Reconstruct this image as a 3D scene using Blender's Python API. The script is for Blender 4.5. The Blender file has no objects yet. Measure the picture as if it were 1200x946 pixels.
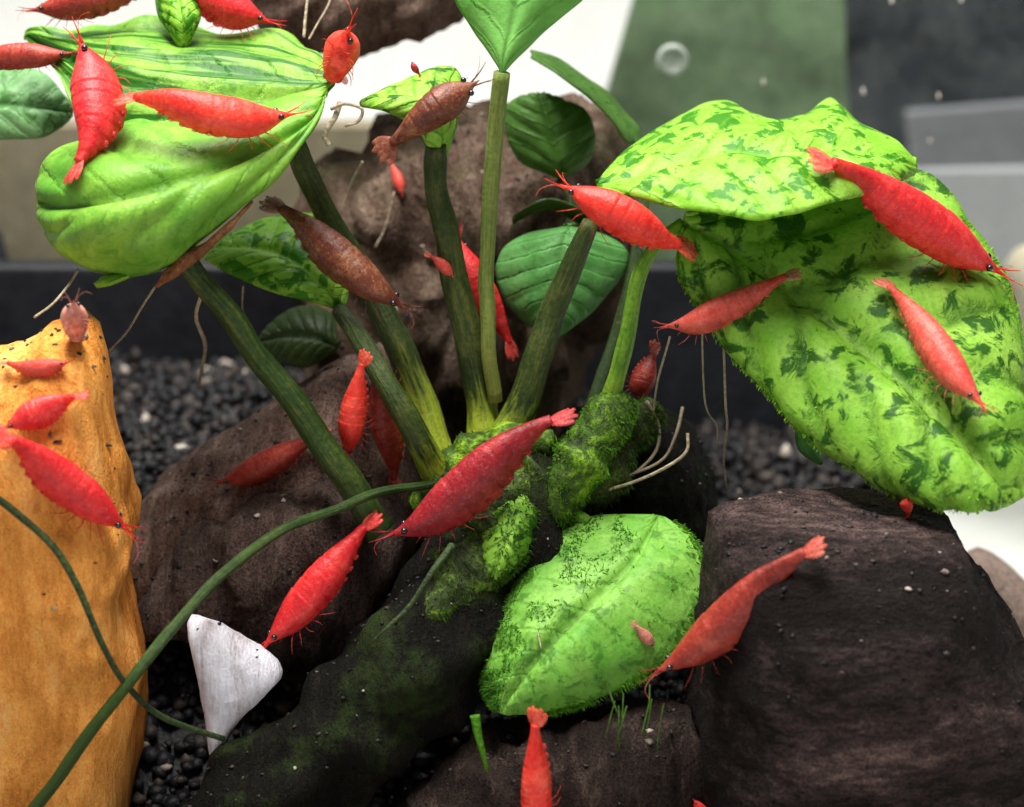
import bpy, bmesh, math, random
import numpy as np
from mathutils import Vector, noise as mnoise
from mathutils.bvhtree import BVHTree

random.seed(7); np.random.seed(7)
scn = bpy.context.scene
COL = scn.collection
CM = 0.01                                   # everything below is laid out in centimetres

# ---------------------------------------------------------------- camera
F = 3040.0                                  # focal length in pixels of a 1200 px wide frame
PITCH = math.radians(18)
CAMP = np.array([0.0, -36.0, 14.0])
FWD = np.array([0, math.cos(PITCH), -math.sin(PITCH)])
UPV = np.array([0, math.sin(PITCH), math.cos(PITCH)])
RGT = np.array([1.0, 0, 0])
cam = bpy.data.cameras.new('camera'); camo = bpy.data.objects.new('camera', cam); COL.objects.link(camo)
camo.location = Vector(CAMP * CM); camo.rotation_euler = (math.pi/2 - PITCH, 0, 0)
cam.sensor_width = 36; cam.lens = 36 * F / 1200; cam.clip_start = 0.01; cam.clip_end = 20
cam.dof.use_dof = True; cam.dof.focus_distance = 0.365; cam.dof.aperture_fstop = 18
scn.camera = camo

# ---------------------------------------------------------------- light
w = bpy.data.worlds.new('World'); scn.world = w; w.use_nodes = True
w.node_tree.nodes['Background'].inputs[0].default_value = (0.95, 0.97, 1.0, 1)
w.node_tree.nodes['Background'].inputs[1].default_value = 0.2
def area(name, loc, target, sx, sy, power, col):
    l = bpy.data.lights.new(name, 'AREA'); l.shape = 'RECTANGLE'; l.size = sx*CM; l.size_y = sy*CM
    l.energy = power; l.color = col
    o = bpy.data.objects.new(name, l); COL.objects.link(o); o.location = Vector(loc)*CM
    o.rotation_euler = (Vector(target)-Vector(loc)).to_track_quat('-Z', 'Y').to_euler()
    return o
area('aquarium_lamp', (-5, -4, 36), (0, 0, 0), 26, 9, 3.1, (1.0, 0.98, 0.92))
area('table_fill', (0, 70, 150), (0, 60, 0), 90, 60, 28, (1.0, 0.985, 0.96))  # added fill that brightens the table behind the tank; no lamp seen there
scn.view_settings.view_transform = 'Standard'; scn.view_settings.look = 'None'
scn.view_settings.exposure = 0.05; scn.view_settings.gamma = 1
scn.render.engine = 'CYCLES'
scn.cycles.max_bounces = 8; scn.cycles.transparent_max_bounces = 12

# ---------------------------------------------------------------- helpers
def ray(px, py):
    return FWD + RGT*((px-600)/F) - UPV*((py-473)/F)
def P(px, py, y):
    """point seen at photo pixel (px, py) on the upright plane at depth y (cm)"""
    d = ray(px, py); return CAMP + d*((y-CAMP[1])/d[1])
def P3(t): return P(*t)
def cmpx(y): return (y-CAMP[1])/math.cos(PITCH)/F   # cm covered by one pixel at depth y
def catmull(pts, n):
    pts = np.asarray(pts, float); m = len(pts)
    ext = np.vstack([2*pts[0]-pts[1], pts, 2*pts[-1]-pts[-2]])
    out = []
    for t in np.linspace(0, m-1, n):
        i = min(int(t), m-2); f = t-i
        p0, p1, p2, p3 = ext[i], ext[i+1], ext[i+2], ext[i+3]
        out.append(0.5*((2*p1)+(-p0+p2)*f+(2*p0-5*p1+4*p2-p3)*f*f+(-p0+3*p1-3*p2+p3)*f**3))
    return np.array(out)
def nz(v, s=1.0, seed=0.0):
    return mnoise.noise(Vector((v[0]*s+seed*7.31, v[1]*s-seed*3.17, v[2]*s+seed*1.93)))
def norm(v):
    n = np.linalg.norm(v); return v/n if n > 1e-9 else v
BV = []                                        # (name, bvh) of solid things that shrimps can rest on
def mesh_obj(name, verts, faces, mat, parent=None, origin=None, smooth=True, uv=None, solid=False, cols=None):
    V = np.asarray(verts, float)
    if solid: BV.append(BVHTree.FromPolygons([Vector(v) for v in V], faces))
    if origin is None:
        origin = np.array([V[:,0].mean(), V[:,1].mean(), V[:,2].min()])
    origin = np.asarray(origin, float)
    me = bpy.data.meshes.new(name)
    me.from_pydata(((V-origin)*CM).tolist(), [], faces)
    if smooth: me.polygons.foreach_set('use_smooth', [True]*len(me.polygons))
    if uv is not None:
        lay = me.uv_layers.new(name='UVMap')
        idx = np.zeros(len(me.loops), int); me.loops.foreach_get('vertex_index', idx)
        lay.data.foreach_set('uv', np.asarray(uv, float)[idx].ravel())
    if cols is not None:
        a = me.attributes.new('tone', 'FLOAT', 'POINT'); a.data.foreach_set('value', np.asarray(cols, float))
    me.materials.append(mat); me.update()
    o = bpy.data.objects.new(name, me); COL.objects.link(o)
    if parent is not None:
        po = np.array(parent['_o']) if '_o' in parent else np.zeros(3)
        o.parent = parent; o.location = Vector((origin-po)*CM)
    else: o.location = Vector(origin*CM)
    o['_o'] = origin.tolist()
    return o
def empty(name, origin):
    o = bpy.data.objects.new(name, None); COL.objects.link(o); o.empty_display_size = 0.01
    o.location = Vector(origin)*CM; o['_o'] = [float(c) for c in origin]; return o
def tag(o, label=None, cat=None, group=None, kind=None):
    if label: o['label'] = label
    if cat: o['category'] = cat
    if group: o['group'] = group
    if kind: o['kind'] = kind
    return o
class Geo:
    def __init__(s): s.v = []; s.f = []; s.c = []
    def add(s, V, Fc, c=0.0):
        b = len(s.v); s.v += [tuple(x) for x in V]; s.f += [tuple(i+b for i in f) for f in Fc]; s.c += [c]*len(V)
def tube_geo(path, rad, seg=10, rough=0.0, seed=0, rs=1.0):
    path = np.asarray(path); n = len(path); V = []; Fc = []
    T = np.gradient(path, axis=0); ref = np.array([0.13, -0.9, 0.4]); u = None
    for i in range(n):
        t = norm(T[i])
        u = ref if u is None else u
        u = norm(u - t*np.dot(u, t)); b = np.cross(t, u)
        for k in range(seg):
            a = 2*math.pi*k/seg; d = u*math.cos(a)+b*math.sin(a)
            r = rad[i]*(1+rough*nz(path[i]+d*rad[i], rs, seed))
            V.append(path[i]+d*r)
    for i in range(n-1):
        for k in range(seg):
            k2 = (k+1) % seg
            Fc.append((i*seg+k, i*seg+k2, (i+1)*seg+k2, (i+1)*seg+k))
    Fc.append(tuple(range(seg-1, -1, -1))); Fc.append(tuple((n-1)*seg+k for k in range(seg)))
    return V, Fc
def stem(name, pts, r0, r1, mat, parent, n=28, seg=10, rough=0.12, solid=True):
    path = catmull([P3(p) for p in pts], n)
    # radii are given in photo pixels and turned into centimetres at the stem's own depth
    rad = [(r0+(r1-r0)*i/(n-1))*cmpx(path[i][1]) for i in range(n)]
    for i in range(n): path[i] += 0.25*rad[i]*np.array([nz(path[i], 1.2, 3), nz(path[i], 1.2, 5), nz(path[i], 1.2, 8)])
    V, Fc = tube_geo(path, rad, seg, rough, len(BV), 2.2)
    uv = [(abs(k/seg-.5)*2, i/(n-1)) for i in range(n) for k in range(seg)]
    o = mesh_obj(name, V, Fc, mat, parent, origin=path[0], solid=solid, uv=uv)
    o['_r'] = 0
    return o

# ---------------------------------------------------------------- materials
def newmat(name):
    m = bpy.data.materials.new(name); m.use_nodes = True
    nt = m.node_tree; b = nt.nodes['Principled BSDF']; out = nt.nodes['Material Output']
    return m, nt, b, out
def N(nt, typ, **kw):
    n = nt.nodes.new(typ)
    for k, v in kw.items():
        if k in n.inputs: n.inputs[k].default_value = v
        else: setattr(n, k, v)
    return n
def L(nt, a, b): nt.links.new(a, b)
def coords(nt, scale=(1,1,1), rot=(0,0,0)):
    tc = N(nt, 'ShaderNodeTexCoord'); mp = N(nt, 'ShaderNodeMapping')
    mp.inputs['Scale'].default_value = tuple(100*s for s in scale); mp.inputs['Rotation'].default_value = rot
    oi = N(nt, 'ShaderNodeObjectInfo'); ad = N(nt, 'ShaderNodeVectorMath', operation='ADD')
    ml = N(nt, 'ShaderNodeMath', operation='MULTIPLY'); ml.inputs[1].default_value = 37.0
    L(nt, oi.outputs['Random'], ml.inputs[0])
    L(nt, tc.outputs['Object'], mp.inputs[0]); L(nt, mp.outputs[0], ad.inputs[0]); L(nt, ml.outputs[0], ad.inputs[1])
    return ad.outputs[0], tc
def ramp(nt, fac, stops):
    r = N(nt, 'ShaderNodeValToRGB'); e = r.color_ramp.elements
    while len(e) < len(stops): e.new(0.5)
    for i, (p, c) in enumerate(stops):
        e[i].position = p; e[i].color = tuple(c)+(1,) if len(c) == 3 else c
    L(nt, fac, r.inputs[0]); return r.outputs[0]
def noise(nt, vec, scale, detail=4, rough=0.55, dist=0.0):
    n = N(nt, 'ShaderNodeTexNoise'); n.inputs['Scale'].default_value = scale
    n.inputs['Detail'].default_value = detail; n.inputs['Roughness'].default_value = rough; n.inputs['Distortion'].default_value = dist
    L(nt, vec, n.inputs['Vector']); return n.outputs[0]
def mix(nt, fac, a, b, typ='MIX'):
    m = N(nt, 'ShaderNodeMix', data_type='RGBA', blend_type=typ)
    for sock, v in ((m.inputs[0], fac), (m.inputs[6], a), (m.inputs[7], b)):
        if isinstance(v, (int, float)): sock.default_value = v
        elif isinstance(v, tuple): sock.default_value = v+(1,) if len(v) == 3 else v
        else: L(nt, v, sock)
    return m.outputs[2]
def math_(nt, op, a, b=None, clamp=False):
    m = N(nt, 'ShaderNodeMath', operation=op, use_clamp=clamp)
    for i, v in enumerate((a, b)):
        if v is None: continue
        if isinstance(v, (int, float)): m.inputs[i].default_value = v
        else: L(nt, v, m.inputs[i])
    return m.outputs[0]
def bump(nt, h, dist, strength=1.0, prev=None):
    b = N(nt, 'ShaderNodeBump'); b.inputs['Distance'].default_value = dist*CM; b.inputs['Strength'].default_value = strength
    L(nt, h, b.inputs['Height'])
    if prev is not None: L(nt, prev, b.inputs['Normal'])
    return b.outputs[0]

def leaf_mat(name, light, mid, dark, mottle=0.5, rough=0.42, trans=0.3, veins=9.0, spot=0.6, msc=3.2, vdark=0.0, soft=0.015, stripes=0.0, wobble=0.5):
    m, nt, b, out = newmat(name)
    vec, tc = coords(nt)
    n1 = noise(nt, vec, 1.1, 3, 0.6, 0.6); n2 = noise(nt, vec, msc, 4, 0.65, 0.5); n3 = noise(nt, vec, 14, 3, 0.6)
    sx = N(nt, 'ShaderNodeSeparateXYZ'); L(nt, tc.outputs['UV'], sx.inputs[0])
    a = math_(nt, 'MULTIPLY', math_(nt, 'ABSOLUTE', math_(nt, 'SUBTRACT', sx.outputs[0], 0.5)), 2.0)
    wob = math_(nt, 'MULTIPLY', math_(nt, 'SUBTRACT', n2, 0.5), wobble)
    t = math_(nt, 'SUBTRACT', math_(nt, 'ADD', math_(nt, 'MULTIPLY', sx.outputs[1], veins), wob), math_(nt, 'MULTIPLY', a, 1.7))
    d = math_(nt, 'ABSOLUTE', math_(nt, 'SUBTRACT', math_(nt, 'FRACT', t), 0.5))
    vein = math_(nt, 'SUBTRACT', 1.0, math_(nt, 'MULTIPLY', math_(nt, 'SUBTRACT', 0.5, d), 9.0), True)
    midr = math_(nt, 'SUBTRACT', 1.0, math_(nt, 'MULTIPLY', a, 22.0), True)
    base = ramp(nt, n1, [(0.3, mid), (0.62, light)])
    m1 = ramp(nt, n2, [(0.60-soft-0.07*mottle, (0,0,0)), (0.61+soft-0.07*mottle, (1,1,1))])
    base = mix(nt, math_(nt, 'MULTIPLY', m1, min(1.0, mottle*1.3)), base, dark)
    vo = N(nt, 'ShaderNodeTexVoronoi'); vo.inputs['Scale'].default_value = 2.6; vo.inputs['Randomness'].default_value = 1
    wv = N(nt, 'ShaderNodeVectorMath', operation='ADD'); cn = N(nt, 'ShaderNodeTexNoise'); cn.inputs['Scale'].default_value = 5
    L(nt, vec, cn.inputs['Vector']); L(nt, vec, wv.inputs[0])
    sc = N(nt, 'ShaderNodeVectorMath', operation='SCALE'); sc.inputs['Scale'].default_value = 0.35; L(nt, cn.outputs[1], sc.inputs[0]); L(nt, sc.outputs[0], wv.inputs[1])
    L(nt, wv.outputs[0], vo.inputs['Vector'])
    sp = ramp(nt, vo.outputs['Distance'], [(0.15, (1,1,1)), (0.22, (0,0,0))])
    base = mix(nt, math_(nt, 'MULTIPLY', sp, spot), base, dark)
    base = mix(nt, math_(nt, 'MULTIPLY', vein, 0.32), base, mid)
    if vdark:
        wide = math_(nt, 'SUBTRACT', 1.0, math_(nt, 'MULTIPLY', math_(nt, 'SUBTRACT', 0.5, d), 5.0), True)
        base = mix(nt, math_(nt, 'MULTIPLY', math_(nt, 'MULTIPLY', wide, ramp(nt, n1, [(0.4,(0,0,0)),(0.6,(1,1,1))])), vdark), base, dark)
    base = mix(nt, math_(nt, 'MULTIPLY', midr, 0.5), base, light)
    base = mix(nt, math_(nt, 'MULTIPLY', ramp(nt, n3, [(0.45, (0,0,0)), (0.75, (1,1,1))]), 0.35), base, dark)
    if stripes:
        cx = N(nt, 'ShaderNodeCombineXYZ'); L(nt, math_(nt, 'MULTIPLY', sx.outputs[0], 15.0), cx.inputs[0]); L(nt, math_(nt, 'MULTIPLY', sx.outputs[1], 2.2), cx.inputs[1])
        ns = noise(nt, cx.outputs[0], 1.0, 3, 0.55, 0.4)
        base = mix(nt, math_(nt, 'MULTIPLY', ramp(nt, ns, [(0.49,(0,0,0)),(0.57,(1,1,1))]), stripes), base, dark)
    L(nt, base, b.inputs['Base Color']); b.inputs['Roughness'].default_value = rough
    b.inputs['Specular IOR Level'].default_value = 0.22
    nn = bump(nt, vein, 0.03, 0.5); nn = bump(nt, n3, 0.02, 0.5, nn); nn = bump(nt, n2, 0.05, 0.4, nn)
    L(nt, nn, b.inputs['Normal'])
    tr = N(nt, 'ShaderNodeBsdfTranslucent'); L(nt, mix(nt, 0.4, base, (0.30, 0.55, 0.03)), tr.inputs[0])
    ms = N(nt, 'ShaderNodeMixShader'); ms.inputs[0].default_value = trans
    L(nt, b.outputs[0], ms.inputs[1]); L(nt, tr.outputs[0], ms.inputs[2]); L(nt, ms.outputs[0], out.inputs[0])
    return m
def rock_mat(name, stops, scale=1.0, stretch=(1,1,1), rot=(0,0,0), rough=0.8, bumpd=0.12, fine=9.0, spec=0.1, fineamt=0.75, film=0.0):
    m, nt, b, out = newmat(name)
    vec, tc = coords(nt, stretch, rot)
    vec2, _ = coords(nt)
    n1 = noise(nt, vec, scale, 7, 0.62, 0.5); n2 = noise(nt, vec, fine, 5, 0.7); n3 = noise(nt, vec2, 26, 2, 0.6)
    f = math_(nt, 'ADD', math_(nt, 'MULTIPLY', n1, 0.68), math_(nt, 'MULTIPLY', n2, 0.32))
    c = ramp(nt, f, stops)
    c = mix(nt, fineamt, c, ramp(nt, n3, [(0.3, (0.15,0.15,0.15)), (0.7, (0.85,0.85,0.85))]), 'OVERLAY')
    if film:                                              # patchy green biofilm
        nf = noise(nt, vec2, 0.9, 5, 0.7)
        c = mix(nt, math_(nt, 'MULTIPLY', ramp(nt, nf, [(0.5,(0,0,0)),(0.62,(1,1,1))]), film), c, (0.05,0.085,0.018))
    L(nt, c, b.inputs['Base Color']); b.inputs['Roughness'].default_value = rough; b.inputs['Specular IOR Level'].default_value = spec
    nn = bump(nt, n1, bumpd, 0.9); nn = bump(nt, n2, bumpd*0.8, 1.0, nn); nn = bump(nt, n3, 0.05*fineamt, 0.9, nn)
    L(nt, nn, b.inputs['Normal']); return m
def stem_mat(name, c0, c1, c2, trans=0.0):
    m, nt, b, out = newmat(name); vec, tc = coords(nt)
    n1 = noise(nt, vec, 2.0, 4, 0.6); n2 = noise(nt, vec, 12, 3, 0.6)
    f = math_(nt, 'ADD', math_(nt, 'MULTIPLY', n1, 0.5), math_(nt, 'MULTIPLY', n2, 0.5))
    L(nt, ramp(nt, f, [(0.36, c0), (0.52, c1), (0.72, c2)]), b.inputs['Base Color'])
    b.inputs['Roughness'].default_value = 0.65; b.inputs['Specular IOR Level'].default_value = 0.2
    L(nt, bump(nt, n2, 0.06, 0.9), b.inputs['Normal'])
    if trans:
        tr = N(nt, 'ShaderNodeBsdfTranslucent'); tr.inputs[0].default_value = c2+(1,); ms = N(nt, 'ShaderNodeMixShader'); ms.inputs[0].default_value = trans
        L(nt, b.outputs[0], ms.inputs[1]); L(nt, tr.outputs[0], ms.inputs[2]); L(nt, ms.outputs[0], out.inputs[0])
    return m
def petiole_mat(name, c0, c1, c2, cb):
    """lengthwise streaks; paler sheath colour cb near the base of the stalk"""
    m, nt, b, out = newmat(name); vec, tc = coords(nt)
    sx = N(nt, 'ShaderNodeSeparateXYZ'); L(nt, tc.outputs['UV'], sx.inputs[0])
    cx = N(nt, 'ShaderNodeCombineXYZ'); L(nt, math_(nt, 'MULTIPLY', sx.outputs[0], 9.0), cx.inputs[0]); L(nt, math_(nt, 'MULTIPLY', sx.outputs[1], 7.0), cx.inputs[1])
    oi = N(nt, 'ShaderNodeObjectInfo'); L(nt, math_(nt, 'MULTIPLY', oi.outputs['Random'], 50.0), cx.inputs[2])
    n0 = noise(nt, cx.outputs[0], 1.0, 5, 0.65); n1 = noise(nt, vec, 2.0, 4, 0.6); n2 = noise(nt, vec, 14, 3, 0.6)
    f = math_(nt, 'ADD', math_(nt, 'ADD', math_(nt, 'MULTIPLY', n0, 0.5), math_(nt, 'MULTIPLY', n1, 0.25)), math_(nt, 'MULTIPLY', n2, 0.25))
    c = ramp(nt, f, [(0.36, c0), (0.50, c1), (0.66, c2)])
    bf = math_(nt, 'ADD', sx.outputs[1], math_(nt, 'MULTIPLY', math_(nt, 'SUBTRACT', n0, 0.5), 0.5))
    c = mix(nt, ramp(nt, bf, [(0.74, (0,0,0)), (0.97, (0.9,0.9,0.9))]), c, cb)
    L(nt, c, b.inputs['Base Color']); b.inputs['Roughness'].default_value = 0.5; b.inputs['Specular IOR Level'].default_value = 0.3
    L(nt, bump(nt, n2, 0.025, 0.6, bump(nt, n0, 0.05, 0.8)), b.inputs['Normal'])
    tr = N(nt, 'ShaderNodeBsdfTranslucent'); L(nt, c, tr.inputs[0]); ms = N(nt, 'ShaderNodeMixShader'); ms.inputs[0].default_value = .2
    L(nt, b.outputs[0], ms.inputs[1]); L(nt, tr.outputs[0], ms.inputs[2]); L(nt, ms.outputs[0], out.inputs[0]); return m
def shrimp_mat(name, c0, c1, c2, sss=0.25, alpha=1.0):
    m, nt, b, out = newmat(name); vec, tc = coords(nt)
    n1 = noise(nt, vec, 2.2, 4, 0.6); n2 = noise(nt, vec, 16, 3, 0.7); n3 = noise(nt, vec, 34, 2, 0.6)
    f = math_(nt, 'ADD', math_(nt, 'MULTIPLY', n1, 0.6), math_(nt, 'MULTIPLY', n2, 0.4))
    c = ramp(nt, f, [(0.34, c0), (0.52, c1), (0.70, c2)])
    at_ = N(nt, 'ShaderNodeAttribute'); at_.attribute_name = 'tone'
    belly = math_(nt, 'MULTIPLY', math_(nt, 'SUBTRACT', 0.0, at_.outputs['Fac'], True), math_(nt, 'ADD', n1, 0.15), True)
    c = mix(nt, belly, c, mix(nt, 0.6, c1, c2))
    c = mix(nt, math_(nt, 'MULTIPLY', math_(nt, 'SUBTRACT', at_.outputs['Fac'], 1.0, True), 0.75), c, c0)
    n7 = noise(nt, vec, 24, 2, 0.5)
    c = mix(nt, ramp(nt, n7, [(0.56,(0,0,0)),(0.72,(0.3,)*3)]), c, mix(nt, 0.25, c2, (0.9,0.55,0.45)))
    n5 = noise(nt, vec, 6.0, 3, 0.6)
    c = mix(nt, ramp(nt, n5, [(0.52,(0,0,0)),(0.72,(0.7,0.7,0.7))]), c, c0)
    L(nt, c, b.inputs['Base Color']); b.inputs['Roughness'].default_value = 0.42
    b.inputs['Specular IOR Level'].default_value = 0.3
    L(nt, bump(nt, n3, 0.01, 0.5, bump(nt, n2, 0.022, 0.6)), b.inputs['Normal'])
    if alpha >= 1:                                          # shell turns glassy in patches, mostly low on the flank and at both ends
        sx = N(nt, 'ShaderNodeSeparateXYZ'); L(nt, tc.outputs['UV'], sx.inputs[0])
        ends = ramp(nt, sx.outputs[0], [(0.0,(0.55,)*3),(0.22,(0.0,)*3),(0.62,(0.0,)*3),(1.0,(0.7,)*3)])
        low = ramp(nt, sx.outputs[1], [(0.0,(0.7,)*3),(0.5,(0.0,)*3)])
        n6 = noise(nt, vec, 5.0, 4, 0.65)
        fa = math_(nt, 'MULTIPLY', math_(nt, 'ADD', math_(nt, 'MAXIMUM', ends, low), 0.10), ramp(nt, n6, [(0.35,(0.15,)*3),(0.68,(1,)*3)]), True)
        tr = N(nt, 'ShaderNodeBsdfTransparent'); tr.inputs[0].default_value = tuple(min(1, .25+.9*x) for x in c2)+(1,)
        ms = N(nt, 'ShaderNodeMixShader'); L(nt, fa, ms.inputs[0]); L(nt, b.outputs[0], ms.inputs[1]); L(nt, tr.outputs[0], ms.inputs[2]); L(nt, ms.outputs[0], out.inputs[0])
    if alpha < 1:
        tr = N(nt, 'ShaderNodeBsdfTransparent'); ms = N(nt, 'ShaderNodeMixShader')
        fa = ramp(nt, n2, [(0.35, (alpha-0.2,)*3), (0.65, (min(1, alpha+0.2),)*3)])
        L(nt, fa, ms.inputs[0]); L(nt, tr.outputs[0], ms.inputs[1]); L(nt, b.outputs[0], ms.inputs[2]); L(nt, ms.outputs[0], out.inputs[0])
    return m
def plain_mat(name, c, rough=0.6, var=0.25, scale=3.0, spec=0.3, bumpd=0.02):
    m, nt, b, out = newmat(name); vec, tc = coords(nt)
    n1 = noise(nt, vec, scale, 6, 0.65)
    lo = tuple(x*(1-var) for x in c); hi = tuple(min(1, x*(1+var)) for x in c)
    L(nt, ramp(nt, n1, [(0.3, lo), (0.7, hi)]), b.inputs['Base Color']); b.inputs['Roughness'].default_value = rough
    b.inputs['Specular IOR Level'].default_value = spec
    L(nt, bump(nt, n1, bumpd, 0.6), b.inputs['Normal']); return m

M = {}
M['lime'] = leaf_mat('leaf_lime', (0.26,0.52,0.06), (0.11,0.33,0.03), (0.05,0.19,0.018), 0.25, trans=0.28, spot=0.1)
M['ribbed'] = leaf_mat('leaf_ribbed', (0.29,0.53,0.075), (0.16,0.38,0.035), (0.025,0.13,0.012), 0.3, trans=0.28, spot=0.2, stripes=1.0)
M['varieg'] = leaf_mat('leaf_variegated', (0.31,0.58,0.07), (0.20,0.48,0.025), (0.045,0.21,0.008), 1.0, trans=0.28, spot=0.6, msc=2.7)
M['mossy'] = leaf_mat('leaf_mossy', (0.33,0.60,0.075), (0.17,0.44,0.025), (0.022,0.10,0.008), 0.75, rough=0.55, trans=0.25, spot=0.4, msc=2.6, vdark=0.7, soft=0.03, veins=7, wobble=0.7)
M['oval'] = leaf_mat('leaf_oval', (0.27,0.56,0.09), (0.13,0.41,0.04), (0.025,0.11,0.012), 0.45, soft=.04, rough=0.5, trans=0.22, spot=0.35)
M['fresh'] = leaf_mat('leaf_fresh', (0.24,0.55,0.13), (0.15,0.42,0.08), (0.09,0.3,0.05), 0.08, trans=0.4, spot=0.0, veins=5)
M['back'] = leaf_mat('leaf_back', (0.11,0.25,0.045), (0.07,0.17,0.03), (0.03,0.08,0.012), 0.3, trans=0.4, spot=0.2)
M['teal'] = leaf_mat('leaf_teal', (0.20,0.40,0.16), (0.12,0.28,0.10), (0.05,0.16,0.03), 0.6, trans=0.25, spot=0.5)
M['jade'] = leaf_mat('leaf_jade', (0.16,0.42,0.12), (0.10,0.31,0.07), (0.05,0.18,0.04), 0.3, trans=0.3, spot=0.3)
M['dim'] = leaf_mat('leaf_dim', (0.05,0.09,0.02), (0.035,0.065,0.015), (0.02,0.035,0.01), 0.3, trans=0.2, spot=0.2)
M['stem'] = petiole_mat('petiole_dark', (0.010,0.026,0.005), (0.028,0.062,0.010), (0.12,0.14,0.025), (0.03,0.06,0.01))
M['stem_base'] = petiole_mat('petiole_sheathed', (0.012,0.028,0.006), (0.040,0.066,0.012), (0.13,0.14,0.03), (0.42,0.52,0.03))
M['stem_lt'] = petiole_mat('petiole_light', (0.08,0.13,0.022), (0.17,0.23,0.045), (0.30,0.33,0.09), (0.26,0.28,0.05))
M['stem_lime'] = petiole_mat('petiole_lime', (0.05,0.16,0.012), (0.16,0.36,0.025), (0.36,0.55,0.06), (0.3,0.45,0.04))
def mottled_mat(name, stops, sc):
    m, nt, b, out = newmat(name); vec, tc = coords(nt)
    n1 = noise(nt, vec, sc, 5, 0.65, 0.8); n2 = noise(nt, vec, 12, 3, 0.6)
    f = math_(nt, 'ADD', math_(nt, 'MULTIPLY', n1, 0.75), math_(nt, 'MULTIPLY', n2, 0.25))
    L(nt, ramp(nt, f, stops), b.inputs['Base Color']); b.inputs['Roughness'].default_value = 0.65; b.inputs['Specular IOR Level'].default_value = 0.2
    L(nt, bump(nt, n2, 0.05, 0.8, bump(nt, n1, 0.15, 0.8)), b.inputs['Normal']); return m
M['rhizome'] = mottled_mat('rhizome', [(0.40,(0.010,0.022,0.004)),(0.50,(0.045,0.09,0.008)),(0.59,(0.16,0.30,0.014)),(0.70,(0.42,0.55,0.03))], 1.6)
M['rhizome_mid'] = mottled_mat('rhizome_mid', [(0.42,(0.010,0.016,0.004)),(0.52,(0.03,0.05,0.008)),(0.62,(0.14,0.24,0.015)),(0.72,(0.3,0.44,0.03))], 1.5)
M['rhizome_dk'] = stem_mat('rhizome_dark', (0.012,0.02,0.005), (0.035,0.05,0.01), (0.10,0.15,0.02))
M['runner'] = petiole_mat('runner', (0.012,0.03,0.006), (0.034,0.075,0.012), (0.10,0.17,0.03), (0.04,0.08,0.015))
M['runner_dk'] = stem_mat('runner_dark', (0.012,0.02,0.01), (0.03,0.05,0.015), (0.06,0.09,0.03))
M['root'] = stem_mat('root', (0.22,0.18,0.12), (0.36,0.30,0.2), (0.5,0.44,0.33))
M['algae'] = stem_mat('algae', (0.08,0.26,0.01), (0.20,0.46,0.02), (0.36,0.60,0.05), .45)
M['algae_mid'] = stem_mat('algae_mid', (0.04,0.15,0.008), (0.10,0.30,0.015), (0.22,0.46,0.04), .4)
M['shade_blades'] = stem_mat('shade_blades', (0.03,0.10,0.006), (0.06,0.20,0.012), (0.13,0.33,0.03), .3)  # dark green that paints shade onto the oval leaf's left half
M['algae_dk'] = stem_mat('algae_dark', (0.02,0.05,0.008), (0.05,0.12,0.012), (0.11,0.22,0.02), .4)
M['brownedge'] = stem_mat('leaf_edge_brown', (0.10,0.035,0.012), (0.2,0.08,0.03), (0.34,0.16,0.07))
M['ochre'] = rock_mat('ochre_stone', [(0.32,(0.30,0.10,0.022)),(0.44,(0.66,0.24,0.042)),(0.56,(0.92,0.39,0.085)),(0.70,(0.97,0.56,0.20))], 0.7, (1.8,1.6,0.5), (0,0.55,0), 0.7, 0.12, 4, fineamt=.35)
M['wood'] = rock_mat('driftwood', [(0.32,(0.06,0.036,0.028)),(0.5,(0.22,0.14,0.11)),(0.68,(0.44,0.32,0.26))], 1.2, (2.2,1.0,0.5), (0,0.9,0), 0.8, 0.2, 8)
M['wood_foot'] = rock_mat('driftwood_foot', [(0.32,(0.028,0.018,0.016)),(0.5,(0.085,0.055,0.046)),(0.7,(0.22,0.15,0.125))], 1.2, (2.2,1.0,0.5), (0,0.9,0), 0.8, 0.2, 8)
M['wood_back'] = rock_mat('driftwood_back', [(0.32,(0.025,0.015,0.011)),(0.5,(0.13,0.082,0.06)),(0.70,(0.34,0.25,0.19))], 1.1, (1.6,1,0.7), (0,0.2,0), 0.85, 0.25, 6, film=.35)
M['wood_dark'] = rock_mat('driftwood_dark', [(0.3,(0.004,0.004,0.003)),(0.55,(0.012,0.011,0.008)),(0.68,(0.03,0.026,0.02)),(0.8,(0.09,0.07,0.055))], 1.3, (2.6,1,0.5), (0,-0.75,0), 0.75, 0.25, 7, film=.5)
M['stone_dark'] = rock_mat('stone_dark', [(0.34,(0.006,0.004,0.004)),(0.47,(0.014,0.010,0.009)),(0.56,(0.055,0.036,0.034)),(0.68,(0.24,0.155,0.14))], 0.32, (0.6,1.2,1.7), (0,-0.7,0), 0.8, 0.2, 6)
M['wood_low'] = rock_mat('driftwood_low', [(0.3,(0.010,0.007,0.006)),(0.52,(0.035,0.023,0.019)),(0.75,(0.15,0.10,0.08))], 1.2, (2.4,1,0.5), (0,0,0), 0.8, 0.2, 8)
M['stone_reflection'] = rock_mat('stone_reflection', [(0.3,(0.18,0.12,0.10)),(0.55,(0.33,0.24,0.20)),(0.8,(0.46,0.36,0.31))], 1.2, (1,1,1), (0,0,0), 0.8, 0.1, 8)  # tint of the dark stone's mirror image in the side glass
M['stone_pale'] = rock_mat('stone_pale', [(0.34,(0.34,0.27,0.26)),(0.46,(0.66,0.62,0.68)),(0.60,(0.84,0.84,0.94))], 1.2, (3,1,0.5), (0,0.1,0), 0.6, 0.05, 8, fineamt=.2)
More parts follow.
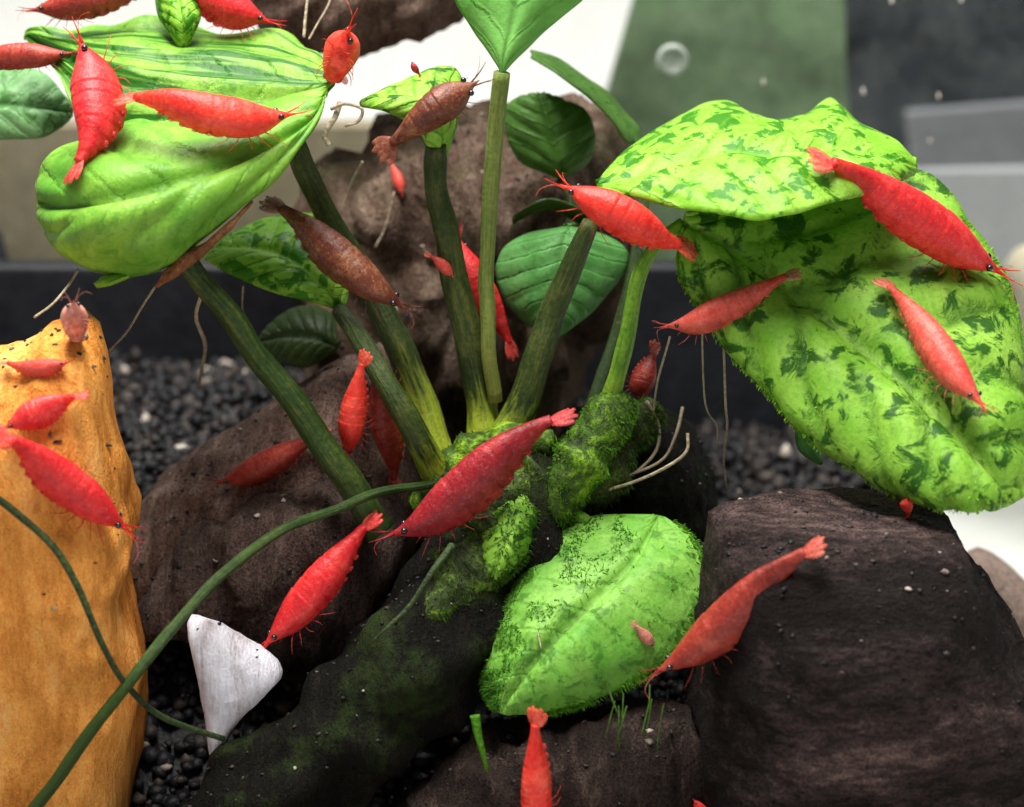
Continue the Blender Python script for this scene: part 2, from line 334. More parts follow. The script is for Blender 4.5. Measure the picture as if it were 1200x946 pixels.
M['red'] = shrimp_mat('shrimp_red', (0.46,0.010,0.016), (0.74,0.026,0.030), (0.88,0.10,0.075))
M['scarlet'] = shrimp_mat('shrimp_scarlet', (0.62,0.016,0.012), (0.84,0.045,0.028), (0.94,0.15,0.09))
M['deep'] = shrimp_mat('shrimp_deep', (0.17,0.007,0.012), (0.31,0.014,0.022), (0.50,0.05,0.05))
M['brick'] = shrimp_mat('shrimp_brick', (0.16,0.014,0.010), (0.31,0.032,0.020), (0.48,0.085,0.05))
M['brown'] = shrimp_mat('shrimp_brown', (0.07,0.016,0.009), (0.15,0.038,0.02), (0.38,0.17,0.07))
M['pale'] = shrimp_mat('shrimp_pale', (0.48,0.035,0.028), (0.64,0.085,0.06), (0.74,0.2,0.14))
M['pink'] = shrimp_mat('shrimp_pink', (0.5,0.16,0.12), (0.66,0.25,0.19), (0.75,0.4,0.32))
FIN = {k: shrimp_mat('fin_'+k, *c, sss=0.0, alpha=0.55) for k, c in dict(
    red=((0.52,0.03,0.03),(0.75,0.07,0.06),(0.85,0.2,0.15)), scarlet=((0.6,0.04,0.03),(0.8,0.1,0.06),(0.9,0.25,0.16)),
    deep=((0.32,0.02,0.03),(0.55,0.06,0.06),(0.7,0.15,0.12)), brick=((0.32,0.04,0.03),(0.5,0.09,0.06),(0.62,0.2,0.13)),
    brown=((0.2,0.05,0.03),(0.32,0.11,0.06),(0.45,0.22,0.13)), pale=((0.5,0.08,0.06),(0.66,0.18,0.13),(0.75,0.35,0.26)),
    pink=((0.45,0.15,0.12),(0.6,0.24,0.2),(0.7,0.4,0.33))).items()}
M['eye'] = plain_mat('shrimp_eye', (0.012,0.008,0.012), 0.15, 0.2, 3, 0.6, 0.0)
M['black'] = plain_mat('black_trim', (0.011,0.012,0.016), 0.55, 0.5, 2.2, 0.3, 0.05)
M['table'] = plain_mat('table_white', (0.86,0.84,0.80), 0.6, 0.05, 0.4, 0.2, 0.01)
M['beige'] = plain_mat('board_beige', (0.30,0.245,0.165), 0.8, 0.18, 2.0, 0.15, 0.03)
M['green_board'] = plain_mat('board_green', (0.115,0.17,0.095), 0.75, 0.5, 0.7, 0.2, 0.03)
M['dark_board'] = plain_mat('board_dark', (0.032,0.036,0.044), 0.7, 0.75, 0.55, 0.2, 0.03)
M['grey_box'] = plain_mat('box_grey', (0.36,0.36,0.38), 0.75, 0.08, 1.4, 0.2, 0.02)
M['grey_mid'] = plain_mat('board_grey', (0.19,0.19,0.21), 0.75, 0.12, 1.4, 0.2, 0.02)
M['cream'] = plain_mat('cream', (0.62,0.54,0.40), 0.6, 0.12, 1.5, 0.2, 0.02)
M['navy'] = plain_mat('navy', (0.012,0.014,0.024), 0.4, 0.3, 2, 0.3, 0.01)
M['fleck'] = plain_mat('fleck', (0.72,0.66,0.58), 0.6, 0.15, 5, 0.2, 0.0)
def glass_mat():
    m, nt, b, out = newmat('tank_glass'); vec, tc = coords(nt)
    tr = N(nt, 'ShaderNodeBsdfTransparent'); tr.inputs[0].default_value = (0.97,0.985,0.975,1)
    gl = N(nt, 'ShaderNodeBsdfGlossy'); gl.inputs['Roughness'].default_value = 0.03
    ms = N(nt, 'ShaderNodeMixShader'); fr = N(nt, 'ShaderNodeFresnel'); fr.inputs[0].default_value = 1.1
    L(nt, fr.outputs[0], ms.inputs[0]); L(nt, tr.outputs[0], ms.inputs[1]); L(nt, gl.outputs[0], ms.inputs[2])
    df = N(nt, 'ShaderNodeBsdfDiffuse'); df.inputs[0].default_value = (0.45,0.5,0.42,1)
    film = ramp(nt, noise(nt, vec, 1.3, 6, 0.7), [(0.45,(0,0,0)),(0.85,(0.10,0.10,0.10))])
    m2 = N(nt, 'ShaderNodeMixShader'); L(nt, film, m2.inputs[0]); L(nt, ms.outputs[0], m2.inputs[1]); L(nt, df.outputs[0], m2.inputs[2])
    L(nt, m2.outputs[0], out.inputs[0]); return m
M['glass'] = glass_mat()
def soil_mat():
    m, nt, b, out = newmat('soil'); at = N(nt, 'ShaderNodeAttribute'); at.attribute_name = 'tone'
    vec, tc = coords(nt); n = noise(nt, vec, 9, 4, 0.7)
    c = ramp(nt, at.outputs['Fac'], [(0.0,(0.004,0.004,0.006)),(0.55,(0.009,0.008,0.010)),(0.86,(0.045,0.033,0.028)),(0.90,(0.30,0.25,0.2)),(1.0,(0.62,0.56,0.5))])
    c = mix(nt, 0.7, c, ramp(nt, n, [(0.3,(0.2,0.2,0.2)),(0.7,(0.8,0.8,0.8))]), 'OVERLAY')
    L(nt, c, b.inputs['Base Color']); b.inputs['Roughness'].default_value = 0.5; b.inputs['Specular IOR Level'].default_value = 0.3
    L(nt, bump(nt, n, 0.04, 0.8), b.inputs['Normal']); return m
M['soil'] = soil_mat()

# ---------------------------------------------------------------- setting
def box(name, x0, x1, y0, y1, z0, z1, mat, parent=None, bev=0.0):
    bm = bmesh.new(); bmesh.ops.create_cube(bm, size=1)
    for v in bm.verts:
        v.co = Vector((x0+(v.co.x+.5)*(x1-x0), y0+(v.co.y+.5)*(y1-y0), z0+(v.co.z+.5)*(z1-z0)))
    if bev: bmesh.ops.bevel(bm, geom=bm.edges[:], offset=bev, segments=3, profile=0.5, affect='EDGES')
    bm.verts.index_update()
    V = [tuple(v.co) for v in bm.verts]; Fc = [tuple(v.index for v in f.verts) for f in bm.faces]; bm.free()
    return mesh_obj(name, V, Fc, mat, parent, smooth=False)
TBL = -6.4
tag(box('table', -160, 160, -70, 220, TBL-3, TBL, M['table']), kind='structure')

SX0, SX1, SY0, SY1 = -12.0, 7.15, -9.0, 9.85
def soil_z(x, y):
    t = min(1, max(0, (x-0.0)/3.0)); t = t*t*(3-2*t)
    z = -1.25*t
    s = min(1, max(0, (2.0-y)/6.0)); z -= 5.6*(s*s*0.35+s*0.65)*(1-0.2*t)
    return max(-5.6, z + 0.18*nz((x, y, 0), 0.5, 2))
def heightfield():
    nx, ny = 60, 60; V = []; Fc = []
    for j in range(ny):
        for i in range(nx):
            x = SX0+(SX1-SX0)*i/(nx-1); y = SY0+(SY1-SY0)*j/(ny-1)
            V.append((x, y, soil_z(x, y)-0.10))
    for j in range(ny-1):
        for i in range(nx-1):
            a = j*nx+i; Fc.append((a, a+1, a+nx+1, a+nx))
    b0 = len(V)
    ring = [i for i in range(nx)]+[j*nx+nx-1 for j in range(1, ny)]+[(ny-1)*nx+i for i in range(nx-2, -1, -1)]+[j*nx for j in range(ny-2, 0, -1)]
    for r in ring: V.append((V[r][0], V[r][1], -6.0))
    m = len(ring)
    for k in range(m): Fc.append((ring[k], b0+k, b0+(k+1) % m, ring[(k+1) % m]))
    Fc.append(tuple(b0+k for k in range(m-1, -1, -1)))
    return V, Fc
V, Fc = heightfield()
tag(mesh_obj('soil_bed', V, Fc, M['soil'], solid=True, cols=[0.2]*len(V)), 'dark soil bed sloping down towards the front stones', kind='structure')
bm = bmesh.new(); bmesh.ops.create_icosphere(bm, subdivisions=1, radius=1); bm.verts.index_update()
IV = np.array([tuple(v.co) for v in bm.verts]); IF = [tuple(v.index for v in f.verts) for f in bm.faces]; bm.free()
bm = bmesh.new(); bmesh.ops.create_icosphere(bm, subdivisions=2, radius=1); bm.verts.index_update()
IV2 = np.array([tuple(v.co) for v in bm.verts]); IF2 = [tuple(v.index for v in f.verts) for f in bm.faces]; bm.free()
rng = np.random.default_rng(3)
gv = []; gf = []; gc = []; nb = 0
for i in range(12000):
    x = rng.uniform(SX0+.1, SX1-.1); y = rng.uniform(-4, SY1-.15)
    r = rng.choice([0.06, 0.095, 0.125, 0.16], p=[.2,.35,.3,.15])*rng.uniform(0.85, 1.15)
    z = soil_z(x, y) + rng.uniform(-0.08, 0.07)
    V = IV*(1+0.22*rng.standard_normal((len(IV),1)))*np.array([rng.uniform(.85,1.2), rng.uniform(.85,1.2), rng.uniform(.7,1.05)])*r
    a = rng.uniform(0, 6.28); c, s = math.cos(a), math.sin(a)
    V = V @ np.array([[c,s,0],[-s,c,0],[0,0,1]]) + np.array([x,y,z])
    gv.append(V); gf += [(p+nb, q+nb, t+nb) for p, q, t in IF]; nb += len(IV)
    tone = rng.uniform(0, 0.86) if rng.random() > 0.015 else rng.uniform(0.88, 1.0)
    gc += [tone]*len(IV)
tag(mesh_obj('soil_granules', np.vstack(gv), gf, M['soil'], cols=gc), 'loose dark aquarium soil grains with a few pale ones', 'gravel', kind='stuff')

tank = empty('aquarium', (0, 10.1, -6.0))
tag(tank, 'glass aquarium rear pane with black bottom trim', 'aquarium')
box('back_pane', -26, 24, 10.55, 11.0, -6.0, 24, M['glass'], tank)
box('bottom_trim', -26, 7.2, 9.95, 10.5, -6.0, 1.72, M['black'], tank, 0.12)
box('base_plate', -26, 7.2, -9.2, 11.0, TBL+0.01, -6.02, M['black'], tank)
# things on the table behind the tank
def slab(name, quad, y, thick, mat, tilt=0.0, bottom=None):
    """upright board behind the tank: outline seen at depth y, standing on the table"""
    V = []
    pts = [P(px, py, y) for px, py in quad]
    for p in pts: V.append((p[0], p[1], max(p[2], TBL)))
    n = len(V)
    for p in pts: V.append((p[0], p[1]+thick, max(p[2], TBL)))
    Fc = [tuple(range(n)), tuple(range(2*n-1, n-1, -1))]
    for k in range(n): Fc.append((k, n+k, n+(k+1) % n, (k+1) % n))
    return mesh_obj(name, V, Fc, mat, smooth=False)
tag(slab('beige_board', [(-330,1400),(-330,150),(250,149),(560,151),(740,153),(740,1400)], 14, 0.8, M['beige']),
    'beige board standing on the table behind the tank', 'board')
tag(slab('green_board', [(690,1400),(690,180),(712,112),(756,-40),(775,-110),(988,-110),(991,60),(996,160),(1000,1400)], 17, 0.7, M['green_board']),
    'grey green board with slanted edge leaning behind the tank', 'board')
tag(slab('dark_board', [(975,1400),(975,-120),(1400,-120),(1400,1400)], 27, 0.8, M['dark_board']),
    'dark slate board behind the grey box', 'board')
tag(slab('grey_board', [(1064,1400),(1064,134),(1400,108),(1400,1400)], 23, 0.5, M['grey_mid']), 'mid grey board standing in front of the dark slate board', 'board')
tag(slab('pale_grey_board', [(1066,1400),(1066,203),(1400,196),(1400,1400)], 20, 0.5, M['grey_box']), 'pale grey board standing in front of the mid grey board', 'board')
# cream stone beside the tank and dark bottle at the far left edge

def rock(name, outline, y0, dpt, mat, label=None, cat='stone', seed=0, amp=0.16, freq=0.7, power=0.8, group=None, nu=72, nv=36, ridge=0.0, grain=None, parent=None, soft=1):
    """closed stone or wood block: its outline is given round its own middle at depth y0, its thickness is +-dpt cm"""
    pts = np.array(outline, float); c = pts.mean(0)
    for _ in range(soft):
        nx_ = np.roll(pts, -1, 0); pts = np.stack([pts*.75+nx_*.25, pts*.25+nx_*.75], 1).reshape(-1, 2)
    Q = np.array([P(px, py, y0) for px, py in pts]); C0 = P(c[0], c[1], y0)
    rel = np.stack([Q[:,0]-C0[0], Q[:,2]-C0[2]], 1)
    m = len(rel); dense = []
    for i in range(m):
        a, b = rel[i], rel[(i+1) % m]
        for t in np.linspace(0, 1, 24, endpoint=False): dense.append(a+(b-a)*t)
    dense = np.array(dense); ang = np.arctan2(dense[:,1], dense[:,0]); rr = np.hypot(dense[:,0], dense[:,1])
    o = np.argsort(ang); ang = ang[o]; rr = rr[o]
    ang = np.concatenate([ang-2*math.pi, ang, ang+2*math.pi]); rr = np.concatenate([rr, rr, rr])
    V = []; Fc = []
    for j in range(nv+1):
        ph = math.pi*j/nv
        for i in range(nu):
            th = -math.pi+2*math.pi*i/nu
            r = np.interp(th, ang, rr)
            s = math.sin(ph)**power if j not in (0, nv) else 0.0
            yy = -dpt*np.sign(math.cos(ph))*abs(math.cos(ph))**0.8
            p = np.array([r*s*math.cos(th), yy, r*s*math.sin(th)])+C0
            q = p*np.array(grain) if grain else p
            d = amp*(nz(q, freq, seed)+0.5*nz(q, freq*2.3, seed+1)+0.28*nz(q, freq*5, seed+2)+0.16*nz(q, freq*11, seed+3))
            if ridge: d += ridge*(0.5-abs(nz(q, freq*1.6, seed+5)))
            dirv = norm(np.array([s*math.cos(th)*dpt, yy*0.8, s*math.sin(th)*dpt])+1e-6)
            V.append(p+dirv*d*1.6)
    for j in range(nv):
        for i in range(nu):
            i2 = (i+1) % nu; Fc.append((j*nu+i, j*nu+i2, (j+1)*nu+i2, (j+1)*nu+i))
    ob = mesh_obj(name, V, Fc, mat, parent, solid=True)
    if label: tag(ob, label, cat, group)
    return ob

rock('cream_stone', [(1176,330),(1182,303),(1205,286),(1240,290),(1262,330),(1262,420),(1230,470),(1190,440)], 12.6, 0.9, M['cream'], 'smooth cream stone standing on the table beside the grey box', amp=0.03, seed=4)
rock('navy_bottle', [(-60,262),(-10,262),(8,280),(10,320),(12,420),(12,760),(-60,760),(-66,420)], 12.3, 0.6, M['navy'], 'dark navy bottle behind the tank at the edge of the beige board', 'bottle', amp=0.005, seed=5)
rock('back_driftwood', [(385,215),(420,185),(470,172),(540,160),(600,150),(660,138),(712,135),(742,180),(748,270),(712,350),(660,410),(640,520),(560,560),(430,540),(372,470),(380,330)], 5.6, 2.0, M['wood_back'], 'brown driftwood stump standing upright behind the plant stems', 'driftwood', seed=11, amp=0.28, freq=0.8, ridge=0.5, grain=(1.4,1,0.6))
rock('top_driftwood', [(290,-60),(320,30),(345,44),(400,48),(460,40),(520,26),(545,-10),(560,-120),(430,-160),(300,-140)], 6.0, 1.4, M['wood'], 'dark driftwood branch end above the curled leaf', 'driftwood', seed=13, amp=0.2, ridge=0.3)
rock('ochre_rock', [(-140,480),(-60,436),(0,415),(50,396),(96,384),(117,410),(132,500),(143,570),(152,624),(140,668),(148,715),(164,760),(165,850),(146,946),(110,1080),(-60,1120),(-220,1060),(-220,700)], -2.0, 1.5, M['ochre'], 'tall smooth ochre rock carrying several red shrimps', seed=21, amp=0.11, power=0.55, ridge=.16, freq=.6, nu=110, nv=50)
rock('driftwood_block', [(95,715),(120,650),(165,598),(220,552),(280,512),(340,472),(400,430),(440,408),(470,430),(485,520),(480,640),(420,730),(340,775),(260,765),(205,735),(150,730)], 1.3, 1.5, M['wood'], 'brown grained driftwood block between the ochre rock and the plant', 'driftwood', seed=31, amp=0.14, ridge=0.2, grain=(1,1,0.5))
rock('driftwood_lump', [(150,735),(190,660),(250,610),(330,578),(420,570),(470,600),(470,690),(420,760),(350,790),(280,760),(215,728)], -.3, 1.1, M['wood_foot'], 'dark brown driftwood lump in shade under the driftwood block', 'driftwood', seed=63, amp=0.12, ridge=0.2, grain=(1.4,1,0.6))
rock('pale_stone', [(216,722),(250,728),(295,748),(338,786),(318,806),(286,838),(268,860),(258,890),(246,892),(244,866),(238,820),(226,770)], -2.6, 0.4, M['stone_pale'], 'pale lavender white pointed stone wedged below the driftwood', seed=33, amp=0.03, nu=90, nv=30, soft=1, freq=1.2)
rock('reflection_stone', [(1125,668),(1140,642),(1180,656),(1230,712),(1290,800),(1290,1000),(1180,1000),(1120,800)], 3.2, 1.0, M['stone_reflection'], 'greyish brown stone added as the reflection of the large dark stone', seed=36, amp=0.05)  # solid shape added in place of the dark stone's reflection in side glass
rock('dark_stone', [(808,840),(822,745),(832,650),(846,606),(940,602),(1040,606),(1114,614),(1130,650),(1156,692),(1196,750),(1270,850),(1320,1060),(1100,1160),(900,1120),(836,960)], -2.8, 2.2, M['stone_dark'], 'large dark brown stone under the drooping mossy leaf', seed=41, amp=0.10, power=0.62, soft=2, nu=96, nv=48, grain=(0.6,1,1.2), ridge=0.1)
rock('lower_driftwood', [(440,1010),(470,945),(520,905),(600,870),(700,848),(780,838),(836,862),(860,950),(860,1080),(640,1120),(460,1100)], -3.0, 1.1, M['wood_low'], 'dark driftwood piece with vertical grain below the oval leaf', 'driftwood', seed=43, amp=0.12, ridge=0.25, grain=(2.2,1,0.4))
path = catmull([P3(p) for p in [(650,580,-.2),(585,664,-1.2),(488,772,-2.2),(376,884,-2.8),(252,995,-3.2),(140,1095,-3.6)]], 50)
V, Fc = tube_geo(path, [ (1.05-0.2*i/49)*0.9 for i in range(50)], 40, 0.5, 51, 1.3)
tag(mesh_obj('fallen_branch', V, Fc, M['wood_dark'], solid=True), 'blackened branch running diagonally below the rhizome', 'driftwood')
rock('wood_knot', [(690,520),(760,480),(830,520),(850,600),(820,700),(760,740),(700,700)], 0.8, 1.2, M['wood_dark'], 'dark wood knot under the rhizome roots beside the dark stone', 'driftwood', seed=57, amp=0.12)

# ---------------------------------------------------------------- the plant
plant = empty('aquatic_plant', P(560, 600, -0.8))
tag(plant, 'broad leaved green aquarium plant with mottled leaves growing on a thick rhizome', 'plant')

def leaf_surface(sections, n=64, mcols=33, crease=0.06, quilt=0.05, veins=9, wave=0.05, seed=0, ribs=0.0):
    S = np.array([[P3(q) if len(q) == 3 else q for q in s] for s in sections])   # (k,3,3)
    Lc, Mc, Rc = (catmull(S[:,i], n) for i in range(3))
    G = np.zeros((n, mcols, 3)); us = np.linspace(-1, 1, mcols)
    for j, u in enumerate(us):
        G[:,j] = Lc*(u*u-u)/2 + Mc*(1-u*u) + Rc*(u*u+u)/2
    def normals(G):
        dv = np.gradient(G, axis=0); du = np.gradient(G, axis=1)
        Nn = np.cross(du, dv); ln = np.linalg.norm(Nn, axis=2, keepdims=True); Nn = Nn/np.maximum(ln, 1e-9)
        return Nn
    Nn = normals(G)
    mid = Nn[n//4:3*n//4].mean((0,1)); flip = 1 if np.dot(mid, -FWD+np.array([0,0,.6])) > 0 else -1
    Nn *= flip
    H = np.zeros((n, mcols))
    for i in range(n):
        v = i/(n-1); env = math.sin(math.pi*min(1, max(0, v)))**0.5 if 0 < v < 1 else 0
        for j, u in enumerate(us):
            a = abs(u)
            t = v*veins-1.7*a+0.25*nz(G[i,j], 1.0, seed)
            q = abs((t % 1)-0.5)*2                      # 1 on the vein, 0 between
            h = quilt*(1-q**3)*min(1, a*4)*(1-a**6)
            h -= crease*math.exp(-(u/0.07)**2)
            h += wave*a*a*(nz(G[i,j], 0.9, seed+4)*1.6+nz(G[i,j], 2.2, seed+6)*0.6)
            h += 0.03*nz(G[i,j], 2.0, seed+9)
            if ribs: h += ribs*(math.sin(u*13+1.5*nz(G[i,j], .35, seed+2))*(.6+.4*math.sin(u*5+1))+.4*nz(G[i,j]*np.array([.5,2.2,2.2]), 1.0, seed+3))
            H[i,j] = h*env
    G = G+Nn*H[:,:,None]
    return G, Nn*1.0, us
def leaf(sections, mat, label=None, thick=0.035, fuzz=0, fuzz_mat=None, fuzz_len=0.12, fuzz_side=None, inner=.5, patch=0, **kw):
    G, Nn, us = leaf_surface(sections, **kw); n, m, _ = G.shape
    kw_seed = kw.get('seed', 0)
    V = list(G.reshape(-1,3)); V += list((G-Nn*thick).reshape(-1,3)); uv = []
    for rep in range(2):
        for i in range(n):
            for j in range(m): uv.append(((us[j]+1)/2, i/(n-1)))
    Fc = []; o = n*m
    for i in range(n-1):
        for j in range(m-1):
            a, b, c, d = i*m+j, i*m+j+1, (i+1)*m+j+1, (i+1)*m+j
            Fc.append((a,b,c,d)); Fc.append((o+d,o+c,o+b,o+a))
    for i in range(n-1):
        for j, s in ((0, 1), (m-1, -1)):
            a, b = i*m+j, (i+1)*m+j
            Fc.append((a, b, o+b, o+a) if s > 0 else (b, a, o+a, o+b))
    for j in range(m-1):
        for i, s in ((0, -1), (n-1, 1)):
            a, b = i*m+j, i*m+j+1
            Fc.append((a, b, o+b, o+a) if s > 0 else (b, a, o+a, o+b))
    lf = mesh_obj('leaf', V, Fc, mat, plant, origin=G[0, m//2], uv=uv, solid=True)
    if label: lf['label'] = label
    if fuzz:
        g = Geo(); rg = np.random.default_rng(kw_seed+5)
        for k in range(fuzz):
            i = rg.integers(2, n-2)
            if rg.random() > inner:
                side = fuzz_side if fuzz_side is not None else rg.integers(0, 2)
                j = (m-1-int(abs(rg.normal(0, 1.2)))) if side else int(abs(rg.normal(0, 1.2)))
                j = max(0, min(m-1, j))
            else: j = rg.integers(0, m)
            j2 = min(m-1, j+1); fa, fb = rg.random(2)
            p = (G[i,j]*(1-fa)+G[i+1,j]*fa)*(1-fb)+(G[i,j2]*(1-fa)+G[i+1,j2]*fa)*fb; nn = Nn[i,j]
            if nz(p, 1.8, 11) < rg.uniform(-.35, .25): continue       # patchy
            out = norm(G[i,m-1]-G[i,0])*(us[j]) + nn*rg.uniform(.1,.7) + rg.normal(0, .45, 3) + np.array([0,0,-.35])
            out = norm(out); ln = fuzz_len*rg.uniform(.4, 1.3); sd = norm(np.cross(out, nn)+rg.normal(0,.2,3))*0.008*rg.uniform(.6,1.8)
            midp = p+out*ln*.55+rg.normal(0,.012,3)
            g.add([p-sd, p+sd, midp+sd*.8, p+out*ln+np.array([0,0,-.02]), midp-sd*.8], [(0,1,2,3,4)], 0)
        g3 = Geo()
        for k in range(patch):                               # dark blades put shade into the colour left of the midrib
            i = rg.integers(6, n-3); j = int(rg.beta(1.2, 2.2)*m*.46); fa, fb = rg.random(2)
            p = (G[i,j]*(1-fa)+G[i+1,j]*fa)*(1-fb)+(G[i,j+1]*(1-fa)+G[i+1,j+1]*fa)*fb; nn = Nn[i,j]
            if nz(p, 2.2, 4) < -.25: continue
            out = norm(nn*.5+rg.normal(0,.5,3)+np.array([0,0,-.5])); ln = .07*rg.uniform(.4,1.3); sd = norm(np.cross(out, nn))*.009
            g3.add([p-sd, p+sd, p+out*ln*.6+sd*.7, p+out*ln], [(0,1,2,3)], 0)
        fo = mesh_obj('algae_fringe', g.v, g.f, fuzz_mat or M['algae'], lf, smooth=False); tag(fo, kind='stuff')
        if patch: tag(mesh_obj('shade_blades', g3.v, g3.f, M['shade_blades'], lf, smooth=False), kind='stuff')
    return lf

# big left leaf pair
A1 = leaf([((396,92,.5),(394,96,.5),(392,101,.5)), ((372,58,1.6),(368,95,.5),(360,150,.1)), ((300,33,2.4),(300,90,.7),(290,172,-.1)),
      ((215,26,2.8),(215,84,.9),(200,172,-.1)), ((150,28,2.9),(142,74,1.1),(120,166,.1)), ((85,31,2.8),(82,58,1.8),(72,92,1.2)), ((40,34,2.7),(38,43,2.5),(36,52,2.3)), ((29,40,2.6),(28,43,2.5),(29,46,2.5))],
     M['ribbed'], 'large ribbed lime green leaf with long parallel folds', quilt=0.0, veins=3, wave=0.22, crease=0.05, seed=1, mcols=61, ribs=.085)
A2 = leaf([((384,100,.2),(383,106,.1),(381,112,.0)), ((366,108,.15),(364,140,-.4),(352,172,-.7)), ((305,126,.2),(305,176,-1.0),(314,222,-1.1)),
      ((232,138,.3),(235,202,-1.5),(257,268,-1.4)), ((165,140,.3),(168,222,-1.8),(203,304,-1.45)), ((110,150,.3),(108,236,-1.8),(136,323,-1.35)),
      ((68,172,.2),(64,242,-1.25),(88,308,-1.2)), ((50,198,0),(47,238,-.6),(58,280,-.8)), ((45,220,-.3),(44,236,-.4),(46,252,-.5))],
     M['lime'], 'large smooth lime green leaf drooping at the front', quilt=0.11, veins=3.6, wave=0.10, crease=0.15, seed=2)
leaf([((224,52,1.6),(215,55,1.5),(205,52,1.6)), ((236,22,1.8),(212,24,1.5),(188,26,1.9)), ((232,2,2.1),(208,-4,1.8),(182,2,2.2)), ((222,-22,2.4),(204,-28,2.2),(188,-20,2.4)), ((208,-45,2.6),(204,-46,2.6),(200,-44,2.6))],
     M['varieg'], seed=3, n=36, mcols=21)
leaf([((-110,100,3.2),(-112,122,3.0),(-110,150,2.8)), ((-60,84,3.3),(-60,122,2.8),(-60,164,2.5)), ((0,80,3.3),(0,122,2.7),(0,164,2.5)), ((48,84,3.2),(52,126,2.7),(48,162,2.5)), ((76,112,3),(78,130,2.9),(72,150,2.8)), ((86,126,2.9),(86,131,2.9),(86,136,2.9))],
     M['teal'], 'bluish green mottled leaf behind the large drooping leaf', seed=4, quilt=.06)
# small variegated leaf on a bent stalk
leaf([((404,362,.5),(400,364,.5),(396,364,.5)), ((414,318,1.1),(380,335,.5),(352,352,.3)), ((404,275,1.6),(345,306,.8),(306,338,.5)), ((372,252,1.9),(306,290,1.0),(270,322,.7)), ((312,256,2.0),(268,288,1.2),(245,308,.9)), ((240,286,1.5),(236,293,1.4),(234,299,1.3))],
     M['varieg'], 'small variegated leaf carrying a translucent brown shrimp', seed=5, quilt=.05, n=48)
# upright fresh leaf cut by the top of the picture
leaf([((592,92,.0),(588,93,.0),(584,92,.0)), ((571,62,.35),(591,64,.0),(614,64,.35)), ((550,28,.7),(601,26,.15),(650,26,.7)), ((529,-15,1.0),(612,-22,.3),(694,-12,1.0)), ((524,-75,1.3),(620,-85,.6),(712,-70,1.3)), ((570,-135,1.6),(632,-140,1.1),(684,-125,1.6)), ((640,-172,1.6),(640,-172,1.6),(640,-172,1.6))],
     M['fresh'], 'fresh pale green leaf rising on an upright stalk', seed=6, quilt=.03, veins=5, crease=.05, wave=.03)
# curled leaf with brown shrimp
leaf([((524,184,.1),(516,186,.0),(508,184,.0)), ((541,130,.4),(519,152,-.25),(498,168,-.2)), ((544,92,.9),(508,120,-.2),(482,148,-.25)), ((527,75,1.1),(482,110,-.1),(456,134,-.2)), ((480,90,1.1),(450,112,.1),(436,128,-.1)), ((424,116,.5),(421,121,.4),(424,126,.3))],
     M['mossy'], 'short curled leaf folded over its stalk', seed=7, n=44, mcols=25)
# backlit leaf, edge-on leaf, jade leaf
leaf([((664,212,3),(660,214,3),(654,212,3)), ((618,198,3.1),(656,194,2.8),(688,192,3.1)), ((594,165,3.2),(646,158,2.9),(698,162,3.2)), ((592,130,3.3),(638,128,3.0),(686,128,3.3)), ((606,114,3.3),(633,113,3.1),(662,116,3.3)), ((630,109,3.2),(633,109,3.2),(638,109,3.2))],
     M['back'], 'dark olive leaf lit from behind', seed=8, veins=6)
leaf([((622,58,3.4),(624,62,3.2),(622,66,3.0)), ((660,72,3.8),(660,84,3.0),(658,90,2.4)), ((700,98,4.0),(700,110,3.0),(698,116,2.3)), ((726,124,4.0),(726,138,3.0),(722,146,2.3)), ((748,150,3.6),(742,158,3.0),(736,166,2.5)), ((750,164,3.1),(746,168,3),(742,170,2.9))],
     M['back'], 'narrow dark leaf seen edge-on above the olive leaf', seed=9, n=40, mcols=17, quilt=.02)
leaf([((676,262,1.4),(668,264,1.4),(660,262,1.4)), ((606,276,1.6),(662,282,1.1),(720,280,1.6)), ((580,306,1.5),(657,318,.9),(738,308,1.5)), ((588,345,1.3),(654,350,.8),(712,344,1.3)), ((616,378,1.1),(650,380,.8),(678,378,1.1)), ((650,403,.9),(648,404,.9),(646,403,.9))],
     M['jade'], 'jade green heart shaped leaf pointing down behind a stalk', seed=10, veins=7, quilt=.04)
leaf([((600,262,2.0),(602,258,2),(604,252,2)), ((616,250,2.2),(620,246,1.8),(622,240,1.5)), ((645,246,2.3),(650,240,1.8),(652,234,1.5)), ((678,262,2.2),(680,254,1.8),(684,244,1.6)), ((690,272,1.8),(691,268,1.8),(692,264,1.8))],
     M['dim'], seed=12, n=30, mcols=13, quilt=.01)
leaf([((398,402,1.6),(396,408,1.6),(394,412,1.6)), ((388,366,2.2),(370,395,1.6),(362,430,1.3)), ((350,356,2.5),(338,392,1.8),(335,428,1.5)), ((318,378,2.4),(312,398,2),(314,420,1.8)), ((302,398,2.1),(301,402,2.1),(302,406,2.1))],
     M['dim'], 'dim olive leaf in shade above the driftwood block', seed=13, n=36, mcols=21)
